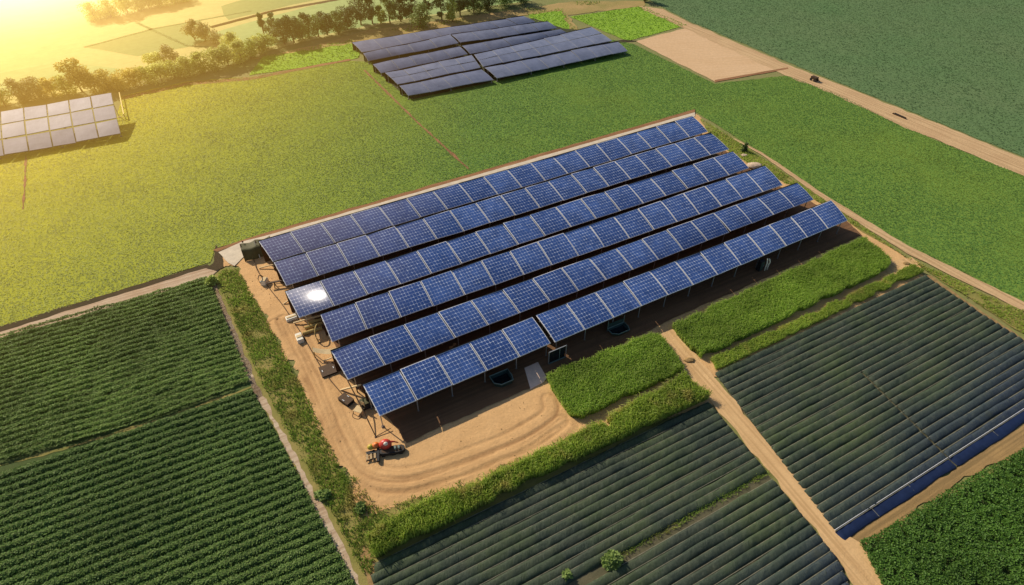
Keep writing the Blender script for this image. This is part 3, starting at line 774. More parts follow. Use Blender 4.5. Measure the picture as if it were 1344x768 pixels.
FG = 'panel rows of the far solar array'
FAR = [
    ([(462, 56), (687, 21), (703, 29), (475, 69)], 9, 'grey panel row at the back edge of the far array', 1),
    ([(476.6, 70), (590, 46), (602, 57), (483, 80)], 4, 'left half of the second grey row from the back of the far array', 1),
    ([(592, 45.5), (719, 28), (731.5, 37), (604, 56.5)], 5, 'right half of the second grey row from the back of the far array', 1),
    ([(489, 84), (603, 61), (614, 71.5), (500, 96)], 5, 'left half of the middle grey row of the far array', 1),
    ([(606, 60), (735, 38.5), (748, 46), (617, 71)], 5, 'right half of the middle grey row of the far array', 1),
    ([(505, 96), (619, 72.5), (631, 89), (522, 111.5)], 5, 'left half of the deep two tier grey row of the far array', 2),
    ([(622, 72), (776, 36), (804, 53.7), (634, 88)], 7, 'right half of the deep two tier grey row of the far array', 2),
    ([(524, 113), (632, 91), (648, 104.5), (535.6, 126)], 4, 'left half of the frontmost grey row of the far array', 1),
    ([(636, 89.5), (811, 54.5), (824, 67), (652, 103.5)], 8, 'right half of the frontmost grey row of the far array', 1),
]
M['frame_far'] = plain('far_frame', (.34, .34, .37), .5, var=.1)
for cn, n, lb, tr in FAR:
    solar_rack('solar_panel_row', cn, .8, 1.8, n, lb, FG, M['panel_far'], M['frame_far'], gap=.06, arch=.12, posts=2, tiers=tr, jitter=.04, block_sun=True)
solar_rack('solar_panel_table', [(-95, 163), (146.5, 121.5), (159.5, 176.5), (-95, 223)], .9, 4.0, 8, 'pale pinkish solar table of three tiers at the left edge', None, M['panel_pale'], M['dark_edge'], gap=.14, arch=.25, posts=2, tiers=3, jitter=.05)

# ------------------------------------------------------------------ trees and bushes
def crown_mesh(name, h, w, z0, lobes, n, leaf, seed, z_pow=1.0, cone=False):
    r = np.random.default_rng(seed); P = []
    cs = []
    for i in range(lobes):
        t = r.uniform(.05, .95); rad = w / 2 * (1 - t * .85 if cone else math.sin(math.pi * (.16 + .74 * t)) ** .8)
        a = r.uniform(0, 2 * math.pi); q = rad * r.uniform(.15, .72)
        cs.append((q * math.cos(a), q * math.sin(a), z0 + (h - z0) * t, max(.12 * w, rad * r.uniform(.35, .6))))
    per = n // lobes
    for x, y, z, s in cs:
        v = r.normal(0, 1, (per, 3)); v /= np.linalg.norm(v, axis=1)[:, None]; v *= (s * r.uniform(.55, 1.08, per) ** .6)[:, None]; v[:, 2] *= .8
        P.append(v + (x, y, z))
    P = np.concatenate(P); P[:, 2] = np.maximum(P[:, 2], .1)
    V, F = leaves(P, leaf, leaf * .6, (-.7, .9)); return np_mesh(name, V, F)
TL = {}
def tree_leaf(key, c1, c2, tr=.35):
    if key not in TL: TL[key] = leafmat('tree_leaf_' + key, c1, c2, tr)
    return TL[key]
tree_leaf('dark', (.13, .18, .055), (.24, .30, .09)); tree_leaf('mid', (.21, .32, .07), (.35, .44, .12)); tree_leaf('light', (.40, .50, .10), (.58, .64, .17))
tree_leaf('haze', (.58, .62, .18), (.76, .78, .28), .55); tree_leaf('orange', (.62, .54, .13), (.74, .66, .20), .55); tree_leaf('olive', (.50, .55, .13), (.66, .68, .20), .55)  # pale warm tints: backlight and haze glow put into the leaf colour
tree_leaf('brown', (.42, .40, .14), (.54, .50, .21), .5)
def tree(px, py, h, w, key, label, trunk=.18, group='trees of the hedgerow', name='broadleaf_tree', cat='tree', cone=False, z0=None, n=None):
    b = G(px, py); root = empty(name, b); tag(root, label, cat, group)
    if name == 'broadleaf_tree': w *= 1.15; h *= 1.0; z0 = h * .10 if z0 is None else z0
    if name == 'hedge_bush': w *= 1.05; h *= .92
    seed = int(px * 7 + py * 31 + h * 10)
    rr = random.Random(seed); z0 = h * .22 if z0 is None else z0
    if trunk:
        m = MB(); top = h * .72; bx, by = rr.uniform(-.3, .3), rr.uniform(-.3, .3)
        m.tube([(0, 0, -.05), (bx * .4, by * .4, top * .4), (bx, by, top)], [trunk, trunk * .75, trunk * .3], 7)
        for k in range(4):
            a = rr.uniform(0, 6.28); s = rr.uniform(.35, .6)
            m.tube([(bx * s, by * s, top * s), (math.cos(a) * w * .2, math.sin(a) * w * .2, top * (s + .2)), (math.cos(a) * w * .34, math.sin(a) * w * .34, top * (s + .42))], [trunk * .5, trunk * .35, trunk * .12], 5)
        m.build('trunk', M['bark'], root)
    n = n or int(500 + 60 * h * w)
    link('crown', crown_mesh('crown', h, w, z0, max(5, int(5 + w * 1.6)), n, .42 if h > 3 else .32, seed, cone=cone), TL[key], root)
    return root
TREES = [  # px, py, height, width, leaf, label
    (474, 33, 9.5, 5.5, 'dark', 'tallest dark round tree of the hedgerow, left of the far panels'),
    (489, 31, 7.5, 3.6, 'dark', 'dark slim tree touching the right side of the tallest hedgerow tree'),
    (512, 30, 6.0, 4.6, 'mid', 'mid green round tree right of the tallest hedgerow tree'),
    (526, 28, 6.0, 4.0, 'dark', 'dark tree with bare lower stem at the middle of the tree group'),
    (541, 29, 6.4, 3.6, 'dark', 'dark narrow tree left of the bright young tree'),
    (553, 36, 5.6, 4.4, 'mid', 'young green tree standing forward on the sandy strip'),
    (561, 22, 8.5, 4.5, 'dark', 'dark tall tree behind the young tree on the sandy strip'),
    (580, 26, 9.0, 4.6, 'dark', 'dark tree with a long pale stem above the far panels'),
    (594, 28, 6.2, 3.6, 'light', 'light green feathery tree just behind the far panels'),
    (604, 20, 7.5, 5.0, 'dark', 'dark wide tree right of the feathery light green tree'),
    (622, 17, 7.0, 5.6, 'mid', 'mid green wide tree in the right part of the hedgerow'),
    (640, 13, 6.0, 6.0, 'dark', 'dark low wide tree near the right end of the hedgerow'),
    (662, 8, 5.0, 6.0, 'mid', 'flat mid green tree last but one at the right end'),
    (684, 4, 4.2, 6.0, 'dark', 'dark flat tree last at the right end of the hedgerow'),
    (500, 30, 4.0, 3.2, 'light', 'small pale green tree between two dark hedgerow trees'),
    (456, 38, 5.6, 5.0, 'dark', 'dark bushy tree just left of the tallest hedgerow tree'),
    (444, 44, 4.8, 5.0, 'mid', 'mid green bushy tree above the sandy corner'),
    (430, 46, 5.2, 4.4, 'dark', 'dark tree beside the corner of the bright green lot'),
    (418, 48, 4.6, 4.4, 'mid', 'mid green tree on the top edge of the green lot'),
    (405, 47, 5.6, 3.2, 'dark', 'slim dark tree with a round knob top over the green lot'),
    (398, 52, 4.4, 4.2, 'mid', 'low mid green tree at the middle of the green lot edge'),
    (386, 56, 5.6, 5.0, 'dark', 'dark brown shaded tree at the left end of the green lot'),
    (374, 58, 5.4, 4.8, 'dark', 'dark broad tree next to the dark brown shaded tree'),
    (363, 54, 6.0, 4.0, 'dark', 'dark oval tree right of the pointed poplar'),
]
for a in TREES: tree(*a)
tree(348, 50, 6.0, 2.8, 'dark', 'pointed dark poplar standing over the hedgerow', cone=True, z0=.6, name='poplar_tree')
tree(846, 2, 4.5, 3.0, 'dark', 'single dark tree at the top end of the dirt road', group=None)
BUSH = [
    (352, 64, 3.6, 4.6, 'light', 'pale green bush below the pointed poplar'),
    (340, 70, 3.6, 4.4, 'olive', 'olive bush at the left corner of the green lot'),
    (329, 76, 4.0, 5.0, 'light', 'pale yellow green bush at the wide end of the hedge'),
    (318, 82, 4.6, 5.2, 'haze', 'sunlit feathery bush in the widest part of the hedge'),
    (308, 72, 4.8, 5.0, 'haze', 'sunlit tall feathery bush behind the hedge bend'),
    (300, 86, 4.4, 5.4, 'haze', 'sunlit broad bush left of the hedge bend'),
    (284, 90, 4.4, 5.4, 'haze', 'hazy yellow bush fourth from the round brown bush'),
    (266, 95, 4.2, 5.4, 'olive', 'hazy olive bush below the round brown bush'),
    (248, 99, 3.8, 5.4, 'haze', 'hazy yellow bush right of the round brown bush'),
    (230, 102, 3.6, 5.4, 'olive', 'olive hedge bush under the round brown bush'),
    (212, 106, 3.6, 5.4, 'haze', 'yellow hedge bush left of the round brown bush'),
    (195, 109, 3.4, 5.2, 'olive', 'orange olive hedge bush above the field track start'),
    (178, 113, 3.4, 5.2, 'orange', 'orange lit hedge bush right of the pale solar table'),
    (162, 117, 3.4, 5.0, 'orange', 'orange lit hedge bush over the corner of the pale solar table'),
    (143, 118, 4.2, 5.2, 'orange', 'orange lit bush behind the right end of the pale table'),
    (127, 121, 4.0, 5.2, 'orange', 'orange lit bush right of the tall orange tree'),
    (88, 124, 3.6, 5.0, 'olive', 'yellow olive bush left of the tall orange tree'),
    (70, 127, 3.4, 5.0, 'orange', 'low orange bush behind the middle of the pale table'),
    (48, 131, 4.6, 5.2, 'brown', 'round brown bush behind the pale table'),
    (28, 134, 4.4, 5.2, 'brown', 'hazy brown bush near the left edge of the picture'),
    (8, 140, 3.0, 4.6, 'light', 'bright yellow green bush at the left edge of the picture'),
    (-8, 138, 4.4, 4.6, 'mid', 'green bush cut by the left edge of the picture'),
    (226, 86, 4.4, 4.6, 'brown', 'lone round brown bush standing above the yellow hedge'),
    (208, 90, 3.4, 4.6, 'haze', 'pale bush left of the lone round brown bush'),
]
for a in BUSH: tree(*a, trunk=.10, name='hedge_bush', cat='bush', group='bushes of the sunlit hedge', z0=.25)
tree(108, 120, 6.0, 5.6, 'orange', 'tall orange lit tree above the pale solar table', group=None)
for px, py, h, w, lb in ((256, 53, 4.2, 4.6, 'left one of two hazy trees out in the valley field'), (270, 54, 4.0, 4.6, 'right one of two hazy trees out in the valley field'), (283, 57, 2.6, 5.0, 'low hazy bush right of the two valley trees')):
    tree(px, py, h, w, 'brown', lb, trunk=.12, name='hazy_tree', group='hazy trees in the valley', z0=.4)
for i, (px, py) in enumerate([(126, 26), (146, 22), (168, 18), (182, 14), (196, 11), (210, 8), (226, 4), (240, 1)]):
    tree(px, py, 3.6 + .5 * (i % 3), 6.5, 'haze', 'pale hazy bush of the faint hedgerow at the top of the valley', trunk=.12, name='hazy_bush', cat='bush', group='faint hedgerow at the top of the valley', z0=.3)
# small plants near the arrays
tree(976, 199, 1.5, 1.2, 'dark', 'small dark bush by the back right corner of the main array', trunk=.04, name='small_bush', cat='bush', group=None, z0=.1, n=700)
tree(803, 738, .9, 1.7, 'mid', 'round olive green bush growing between the netted rows', trunk=.04, name='small_bush', cat='bush', group=None, z0=.1, n=1800)
tree(743, 757, .6, .7, 'mid', 'tiny green weed clump between the netted rows at the bottom', trunk=.02, name='weed_clump', cat='plant', group=None, z0=.05, n=250)
tree(425, 650, .4, 1.2, 'mid', 'low dark green weed clump by the tip of the dirt yard', trunk=.03, name='weed_clump', cat='plant', group=None, z0=.05, n=700)
tree(472, 668, .4, 1.1, 'mid', 'low weed clump at the bottom corner of the dirt yard', trunk=.03, name='weed_clump', cat='plant', group=None, z0=.05, n=600)
tree(281, 372, .9, 1.6, 'light', 'round pale green bush at the top of the weedy verge', trunk=.03, name='small_bush', cat='bush', group=None, z0=.05, n=1100)
tree(1003, 232, .7, 1.6, 'olive', 'yellow dry bush beside the right end of the fourth panel row', trunk=.03, name='small_bush', cat='bush', group=None, z0=.05, n=700)

# ------------------------------------------------------------------ things in the yard
M['red'] = plain('red_paint', (.62, .055, .035), .4, 0, .5, .25, 4)
M['orange_p'] = plain('orange_paint', (.75, .20, .03), .45, 0, .5, .2, 4)
M['yellow_p'] = plain('yellow_paint', (.55, .42, .05), .5, 0, .4, .3, 4)
M['black'] = plain('black_rubber', (.018, .016, .015), .6, 0, .4, .4, 8)
M['wood'] = plain('pale_wood', (.55, .38, .20), .8, 0, .2, .35, 5)
M['timber'] = plain('yellow_timber', (.52, .36, .12), .8, 0, .2, .35, 5)
M['white'] = plain('white_paint', (.80, .74, .60), .6, 0, .4, .2, 4)
M['canvas'] = plain('cream_canvas', (.70, .52, .28), .85, 0, .2, .25, 3)
M['tarp'] = plain('olive_tarpaulin', (.09, .085, .03), .7, 0, .3, .35, 2)
M['tank_green'] = plain('dark_green_enamel', (.03, .06, .05), .4, 0, .5, .35, 4)
M['water'] = finish(*nt('still_water'), (.01, .014, .016), .05, spec=.5)
M['rim'] = plain('pale_green_rim', (.16, .22, .19), .5, 0, .4, .3, 5)
M['iron'] = plain('rusty_iron', (.09, .05, .025), .7, .2, .3, .4, 6)
M['stone'] = plain('pale_stone', (.62, .46, .32), .9, 0, .2, .35, 2)
M['pink_slab'] = plain('pinkish_concrete', (.85, .60, .45), .85, 0, .2, .25, 1.2)

def machine():
    b = G(505, 592); az = R(11); root = empty('loader_machine', b, az)
    tag(root, 'small red loader machine with black tray parked on the dirt yard', 'machine')
    # x to the right, y away from the camera; about 3.9 m long
    t = MB()
    for i in range(13):                     # rounded long tray on its right half
        pass
    pts = []
    for k in range(24):
        a = 2 * math.pi * k / 24; ex = abs(math.cos(a)) ** .55 * math.copysign(1, math.cos(a)); ey = abs(math.sin(a)) ** .55 * math.copysign(1, math.sin(a))
        pts.append((.75 + ex * 1.2, -.28 + ey * .42))
    t.prism(pts, .12, .50); tray = t.build('tray', M['black'], root, .04)
    MB().prism([(.75 + (x - .75) * .84, -.28 + (y + .28) * .7) for x, y in pts], .50, .515).build('tray_liner', M['iron'], tray)
    for x in (1.05, 1.4): MB().box((x, -.22, .62), (.22, .42, .18), .15, .8).build('crate', M['rim'], tray, .02)
    for x in (-.1, .85, 1.55):
        for y in (-.62, .1):
            w = MB().tube([(x, y - .08, .2), (x, y + .08, .2)], .2, 14).build('wheel', M['black'], root)
    MB().bar((-1.7, -.2, .3), (.2, -.2, .3), .22, .18).build('chassis', M['black'], root, .02)
    hood = MB().dome((.15, .28, .62), (.62, .50, .62), 20, 12).build('hood', M['red'], root, smooth=True)
    MB().dome((.22, .08, 1.02), (.24, .2, .22), 14, 8).build('vent_cap', M['white'], hood, smooth=True)
    for k in range(4): MB().bar((-.15 + k * .16, -.16, .55), (-.15 + k * .16, -.05, 1.0), .05, .05).build('grille_bar', M['iron'], hood)
    MB().tube([(.55, .4, .8), (.95, .52, .55), (1.35, .5, .3)], [.12, .08, .05], 10).build('exhaust_arm', M['red'], root, smooth=True)
    MB().box((-.75, .38, .62), (.75, .62, .5), .1, .75).build('engine_cover', M['orange_p'], root, .1, True)
    MB().dome((-1.25, .36, .5), (.34, .28, .3), 14, 8).build('fuel_tank', M['yellow_p'], root, smooth=True)
    fk = MB().bar((-1.75, -.05, .32), (-.85, .02, .32), .1, .12).bar((-1.75, -.95, .22), (-.75, -.75, .22), .1, .1).build('fork_frame', M['black'], root, .02)
    for k in range(3): MB().bar((-1.62 + k * .36, -.88 + k * .03, .30), (-1.62 + k * .36, -.1, .36), .22, .06).build('slat', M['wood'], fk, .015)
    MB().bar((-.62, -1.25, .25), (-.55, .25, .4), .26, .3).build('mast', M['black'], root, .03)
machine()

def local(px, py, rz=ROW_AZ, name='thing_base', label='', cat='', group=None):
    o = empty(name, G(px, py), rz); return tag(o, label, cat, group)

# long leaning pole from the corner of the second front row to the yard
def slanted_pole():
    a = G(456, 499, 2.25); b = G(493.5, 574, .0); r = empty('leaning_pole', b); tag(r, 'long thin brown pole leaning from a panel corner down to the dirt', 'pole')
    MB().tube([(0, 0, .03), tuple((a - b) * .5 + Vector((.05, 0, .1))), tuple(a - b)], [.05, .07, .06], 8).build('shaft', M['iron'], r)
    MB().box((0, 0, .05), (.24, .24, .1), .3).build('foot_plate', M['iron'], r, .02)
    MB().bar((0, 0, .12), tuple(G(513, 562, .25) - b), .06, .06).build('brace', M['iron'], r)
slanted_pole()

# tarpaulin shelter at the back left corner
def shelter():
    r = local(322, 344, ROW_AZ - R(2), 'tarpaulin_shelter', 'low shelter under an olive tarpaulin at the back left corner of the array', 'shelter')
    w, d = 3.9, 2.1; V = []; F = []; nx, ny = 14, 8
    for i in range(nx + 1):
        for j in range(ny + 1):
            x = w * i / nx; y = d * j / ny; s = j / ny
            z = 1.55 * min(1, .15 + 1.25 * math.sin(math.pi * (.12 + .5 * s))) - .14 * math.sin(math.pi * (2 * i / nx % 1)) * s
            if j == 0: z = .06
            V.append((x, y + .1 * math.sin(i), z))
    I = np.arange((nx + 1) * (ny + 1)).reshape(nx + 1, ny + 1)
    me = np_mesh('cover', np.array(V), np.stack([I[:-1, :-1].ravel(), I[1:, :-1].ravel(), I[1:, 1:].ravel(), I[:-1, 1:].ravel()], 1), True)
    link('cover', me, M['tarp'], r)
    for x in (.05, w / 2, w - .05):
        MB().tube([(x, -.03, 0), (x, .5, 1.15), (x, d * .75, 1.66), (x, d, 1.55), (x, d + .05, 0)], .05, 8).build('hoop', M['iron'], r)
    MB().dome((3.1, 1.2, 1.52), (.62, .5, .28), 14, 8).build('hay_bale_top', M['timber'], r, smooth=True)
    MB().tube([(1.9, -.2, 0), (1.85, 1.2, 1.9)], .045, 8).build('pole', M['white'], r)
    MB().dome((.45, d, 1.75), (.12, .12, .14), 10, 6).build('finial', M['iron'], r, smooth=True)
shelter()

def bin_bars():
    r = local(348, 372, ROW_AZ + R(55), 'water_bin', 'white bin with a brown hoop handle beside the second panel row', 'bin')
    MB().box((0, 0, .35), (1.0, .75, .7), 0, .92).build('tub', M['white'], r, .06)
    MB().tube([(-.5, .3, .4), (-.35, .5, 1.0), (.1, .55, 1.15), (.5, .45, .8), (.7, .3, .2)], .06, 8).build('hoop_handle', M['iron'], r)
    MB().box((0, 0, .71), (.8, .55, .03), 0).build('lid', M['canvas'], r, .01)
    r = local(358, 377, ROW_AZ - R(16), 'timber_trestle', 'brown timber trestle standing between white bin and panels', 'trestle')
    MB().bar((-.4, 0, .75), (2.6, .15, .8), .3, .12).build('beam', M['iron'], r, .02)
    for x in (.3, 1.9):
        for s in (-1, 1): MB().bar((x, s * .35, 0), (x + .05, 0, .7), .09, .09).build('leg', M['iron'], r)
    MB().bar((.3, .2, .3), (1.9, .2, .3), .07, .07).build('stretcher', M['iron'], r)
    r = local(363, 352, ROW_AZ, 'timber_crate', 'brown open timber crate under the left end of the second row', 'crate')
    for s in (-1, 1): MB().box((.5, s * .5, .3), (1.7, .08, .5)).build('side_board', M['iron'], r, .01)
    for s in (-1, 1): MB().box((.5 + s * .8, 0, .3), (.08, .88, .5)).build('end_board', M['iron'], r, .01)
    MB().box((.5, 0, .08), (1.5, .86, .06)).build('bottom_board', M['wood'], r)
bin_bars()

def slab_block(px, py, size, az, name, label, mat):
    r = local(px, py, az, name, label, 'block')
    MB().box((0, 0, size[2] / 2 + .02), size, 0, .95).build('block', mat, r, .05)
    MB().box((0, 0, size[2] + .05), (size[0] * .8, size[1] * .3, .06)).build('lifting_bar', M['canvas'], r, .01)
slab_block(383, 419, (1.3, .8, .4), ROW_AZ, 'concrete_block', 'white concrete block below the left end of the glinting row', M['white'])
slab_block(394, 446, (.75, 1.35, .55), ROW_AZ, 'concrete_block', 'white concrete block at the end of the timber stack', M['white'])
def timber_stack():
    specs = ((398, 440, 2.2, .0, 'lowest log of the timber pile next to the white block'), (401, 433, 2.1, .05, 'middle log of the timber pile next to the white block'), (406, 427, 1.7, .1, 'uppermost log of the timber pile next to the white block'))
    for px, py, L, dz, lb in specs:
        r = local(px, py, ROW_AZ + R(-4), 'timber_log', lb, 'log', 'logs stacked beside the white block')
        MB().tube([(0, 0, .22 + dz), (L * .5, .02, .24 + dz), (L, 0, .22 + dz)], [.21, .22, .19], 12).build('log', M['timber'], r, smooth=False)
        MB().tube([(-.012, 0, .22 + dz), (.0, 0, .22 + dz)], .15, 12).build('cut_end', M['wood'], r)
    r = local(416, 450, ROW_AZ + R(60), 'curved_pipe', 'bent brown pipe standing over the timber logs', 'pipe')
    MB().tube(smooth_path([(-.1, -.3, 0), (.2, .0, 1.0), (.9, .1, 1.5), (1.7, .1, 1.3), (2.2, 0, .5)], 6), .07, 8).build('bend', M['timber'], r)
    MB().box((-.1, -.3, .05), (.3, .3, .1)).build('base_plate', M['iron'], r)
    # canvas awning strip hanging from the corner of the second front row
    a, b, c, d = G(446, 455, 2.2), G(410, 456, 1.2), G(411, 462, 1.0), G(448, 462, 2.0)
    r = empty('canvas_awning', Vector((b.x, b.y, 0))); tag(r, 'narrow cream canvas awning strip at the left end of the panels', 'awning')
    V = []; K = 8
    for i in range(K + 1):
        for j in range(4):
            t, s = i / K, j / 3; p = lerp(lerp(b, a, t), lerp(c, d, t), s) - r.location - Vector((0, 0, .35 * math.sin(math.pi * t)))
            V.append(tuple(p))
    I = np.arange((K + 1) * 4).reshape(K + 1, 4)
    link('cloth', np_mesh('cloth', np.array(V), np.stack([I[:-1, :-1].ravel(), I[1:, :-1].ravel(), I[1:, 1:].ravel(), I[:-1, 1:].ravel()], 1), True), M['canvas'], r)
    for p in (b, c): q = p - r.location; MB().tube([(q.x, q.y, 0), (q.x, q.y, q.z)], .05, 8).build('pole', M['timber'], r)
timber_stack()

def pale_beams():
    specs = [((340, 352, .15), (376, 343, .9), .16, 'pale beam sloping up from the dirt to the left end of the backmost row'),
             ((372, 399, .1), (392, 386, .9), .16, 'pale beam leaning against the left end of the glinting row'),
             ((385, 424, .25), (432, 411, .9), .18, 'long pale beam over the white concrete block below the glint'),
             ((447, 512, .1), (474, 505, 1.4), .18, 'cream beam propped under the near left panel row'),
             ((424, 474, .12), (452, 463, .8), .14, 'short cream beam beside the flat brown shadow box')]
    for a, b, w, lb in specs:
        A, B = G(*a), G(*b); r = empty('propped_plank', Vector((A.x, A.y, 0))); tag(r, lb, 'plank')
        o = Vector((A.x, A.y, 0)); MB().bar(A - o, B - o, w, w * .8).build('board', M['canvas'], r, .02)
        m_ = (A * .25 + B * .75) - o; MB().bar((m_.x, m_.y, 0), (m_.x, m_.y, m_.z - w * .4), .1, .1).build('prop', M['iron'], r)
pale_beams()
def cable():
    pts = [G(331, 326, .3), G(336, 351, .2), G(354, 379, .12), G(372, 402, .12), G(398, 442, .12), G(424, 486, .12), G(448, 516, .14)]
    o = MB().tube(smooth_path(pts, 8), .05, 6).mesh('cable'); tag(link('cable', o, M['iron']), 'thin dark cable lying along the left ends of the panel rows', 'cable')
cable()
def dark_box(px, py, size, az, label, name='shadow_box', mat='black'):  # dark boxes put in where shadow shapes lie on the ground
    r = local(px, py, az, name, label, 'box')
    MB().box((0, 0, size[2] / 2), size, 0, .95).build('body', M[mat], r, .04)
    MB().box((0, 0, size[2] + .02), (size[0] * .99, size[1] * .99, .05)).build('lid', M['iron'], r, .01)
    for s in (-1, 1): MB().box((s * size[0] * .35, 0, size[2] + .07), (.08, .3, .05)).build('latch', M['steel'], r)
dark_box(431, 487, (1.7, 1.6, .22), ROW_AZ, 'dark brown flat box put in for shadowed ground left of the second front row', mat='iron')
dark_box(455, 527, (.95, 1.5, .45), ROW_AZ + R(25), 'small black box put in for a shadow beside the wire chair near the leaning pole')

def wire_chair():
    r = local(472, 541, R(-20), 'wire_chair', 'thin wire chair frame with cream seat under the near left panel corner', 'chair')
    MB().box((0, 0, .48), (.9, .8, .07), 0).build('seat', M['canvas'], r, .03)
    MB().box((.1, .42, .95), (.8, .07, .7), 0).build('backrest', M['canvas'], r, .03)
    for x in (-.4, .4):
        for y in (-.35, .35): MB().tube([(x * 1.25, y * 1.2, 0), (x, y, .46)], .035, 8).build('leg', M['iron'], r)
    MB().tube(smooth_path([(-.5, -.42, .05), (-.3, -.8, .05), (.3, -.85, .05), (.55, -.42, .05)], 6), .035, 8).build('foot_hoop', M['iron'], r)
    r = local(480, 533, ROW_AZ, 'equipment_crate', 'dark crate in the shade under the near left panel', 'crate')
    MB().box((.3, 0, .4), (1.5, 1.1, .75), 0, .95).build('body', M['black'], r, .04)
    MB().box((.3, 0, .80), (1.3, .9, .05)).build('lid', M['tarp'], r, .01)
wire_chair()

def trough(px, py, L, W, hgt, label, tall=0.0, name='water_trough'):
    r = local(px, py, ROW_AZ, name, label, 'trough')
    def rim_pts(k, dz):
        return [(-L / 2 * k, W / 2 * k, dz), (-L / 2 * k, -W * .15 * k, dz), (-L * .22 * k, -W / 2 * k, dz), (L * .42 * k, -W / 2 * k, dz), (L / 2 * k, -W * .1 * k, dz), (L / 2 * k, W / 2 * k, dz)]
    V = rim_pts(.78, .05) + rim_pts(1.0, hgt) + rim_pts(.84, hgt) + rim_pts(.72, .12); n = 6; F = [tuple(range(n))[::-1]]
    for k in range(3):
        for i in range(n): F.append((k * n + i, k * n + (i + 1) % n, (k + 1) * n + (i + 1) % n, (k + 1) * n + i))
    F.append(tuple(3 * n + i for i in range(n)))
    m = MB(); m.v = V; m.f = F; m.build('basin', M['tank_green'], r, .02)
    q = rim_pts(.95, hgt + .03); MB().tube([Vector(p) for p in q + [q[0]]], .05, 6, False).build('rim', M['rim'], r)
    wpts = [(p[0], p[1]) for p in rim_pts(.77, 0)]
    MB().prism(wpts, hgt * .45, hgt * .5).build('water', M['water'], r)
    for x in (-L * .38, L * .38): MB().box((x, .0, .04), (.15, W * .7, .1)).build('skid', M['iron'], r)
    if tall:
        for x in (-L * .46, L * .44): MB().tube([(x, W * .48, 0), (x, W * .48, tall)], .05, 8).build('upright', M['rim'], r)
        MB().box((0, W * .5, hgt + .35), (L * .9, .05, .7)).build('back_panel', M['tank_green'], r, .01)
trough(659, 502, 2.3, 1.7, .75, 'dark green water trough in the shade of the short front row')
trough(812, 436, 2.5, 1.4, .5, 'green open trough with tall uprights under the middle of the front row', 1.7)
def green_frame():
    r = local(731, 474, ROW_AZ, 'glazed_booth', 'narrow dark glazed booth with green sill right of the gap in the front row', 'booth')
    for x in (-1.1, 1.1): MB().bar((x, 0, 0), (x, 0, 2.0), .08, .08).build('post', M['steel'], r)
    MB().bar((-1.1, 0, .1), (1.1, 0, .1), .16, .14).build('sill', M['rim'], r, .01)
    MB().bar((.3, .05, .1), (.3, .05, 1.9), .07, .07).build('mullion', M['rim'], r)
    MB().box((0, .06, 1.0), (2.06, .03, 1.78)).build('pane', M['water'], r)
    MB().bar((-1.1, 0, 1.96), (1.1, 0, 1.96), .08, .08).build('head', M['steel'], r)
green_frame()
def cabinet():
    r = local(996, 355, ROW_AZ, 'electrical_cabinet', 'black electrical cabinet under the right half of the front row', 'cabinet')
    MB().box((0, 0, .85), (.75, .5, 1.6)).build('body', M['black'], r, .03)
    MB().box((0, -.26, .85), (.62, .03, 1.4)).build('door', M['tank_green'], r, .01)
    MB().box((.2, -.29, .9), (.05, .03, .25)).build('handle', M['steel'], r)
    r = local(1003, 356, ROW_AZ, 'conduit_pipe', 'pair of pale conduit pipes beside the black cabinet', 'pipe')
    MB().tube([(0, 0, 0), (0, 0, 1.35), (.02, .15, 1.95)], .08, 10).build('straight_pipe', M['white'], r)
    MB().tube(smooth_path([(.42, 0, 0), (.42, 0, .9), (.5, 0, 1.3), (.36, .1, 1.8)], 6), .09, 10).build('bent_pipe', M['white'], r)
    for x in (0, .42): MB().tube([(x, 0, .0), (x, 0, .12)], .14, 10).build('flange', M['rim'], r)
cabinet()
def small_slabs():
    # pinkish concrete ramp beside the short front row
    P = P2([(688, 484), (706, 476), (718, 497), (713, 503), (696, 512)])
    me = MB().prism([tuple(p) for p in P], .0, .14).mesh('concrete_ramp', .02)
    tag(link('concrete_ramp', me, M['pink_slab']), 'pinkish concrete ramp slab at the edge of the array shade', 'slab')
    for i, (px, py, s, lb) in enumerate(((991, 218, 1.0, 'big pale boulder between third and fourth rows at their right end'), (977, 204, .45, 'small pale stone below the small dark bush'), (905, 473, .45, 'flat brown stone lying on the dirt path'), (1190, 346, .35, 'small brown stone on the sandy patch at right'))):
        bm = bmesh.new(); bmesh.ops.create_icosphere(bm, subdivisions=3, radius=1)
        for v in bm.verts:
            k = 1 + .28 * mnoise.noise(v.co * 1.6 + Vector((i * 9, 0, 0))) + .1 * mnoise.noise(v.co * 5)
            v.co = Vector((v.co.x * 1.3 * k, v.co.y * .85 * k, max(v.co.z, -.3) * .5 * k)) * s
        me = bpy.data.meshes.new('boulder'); bm.to_mesh(me); bm.free()
        o = link('boulder', me, M['stone'] if i < 2 else M['dirt_row'], loc=G(px, py, .12 * s + .05)); tag(o, lb, 'stone')
small_slabs()
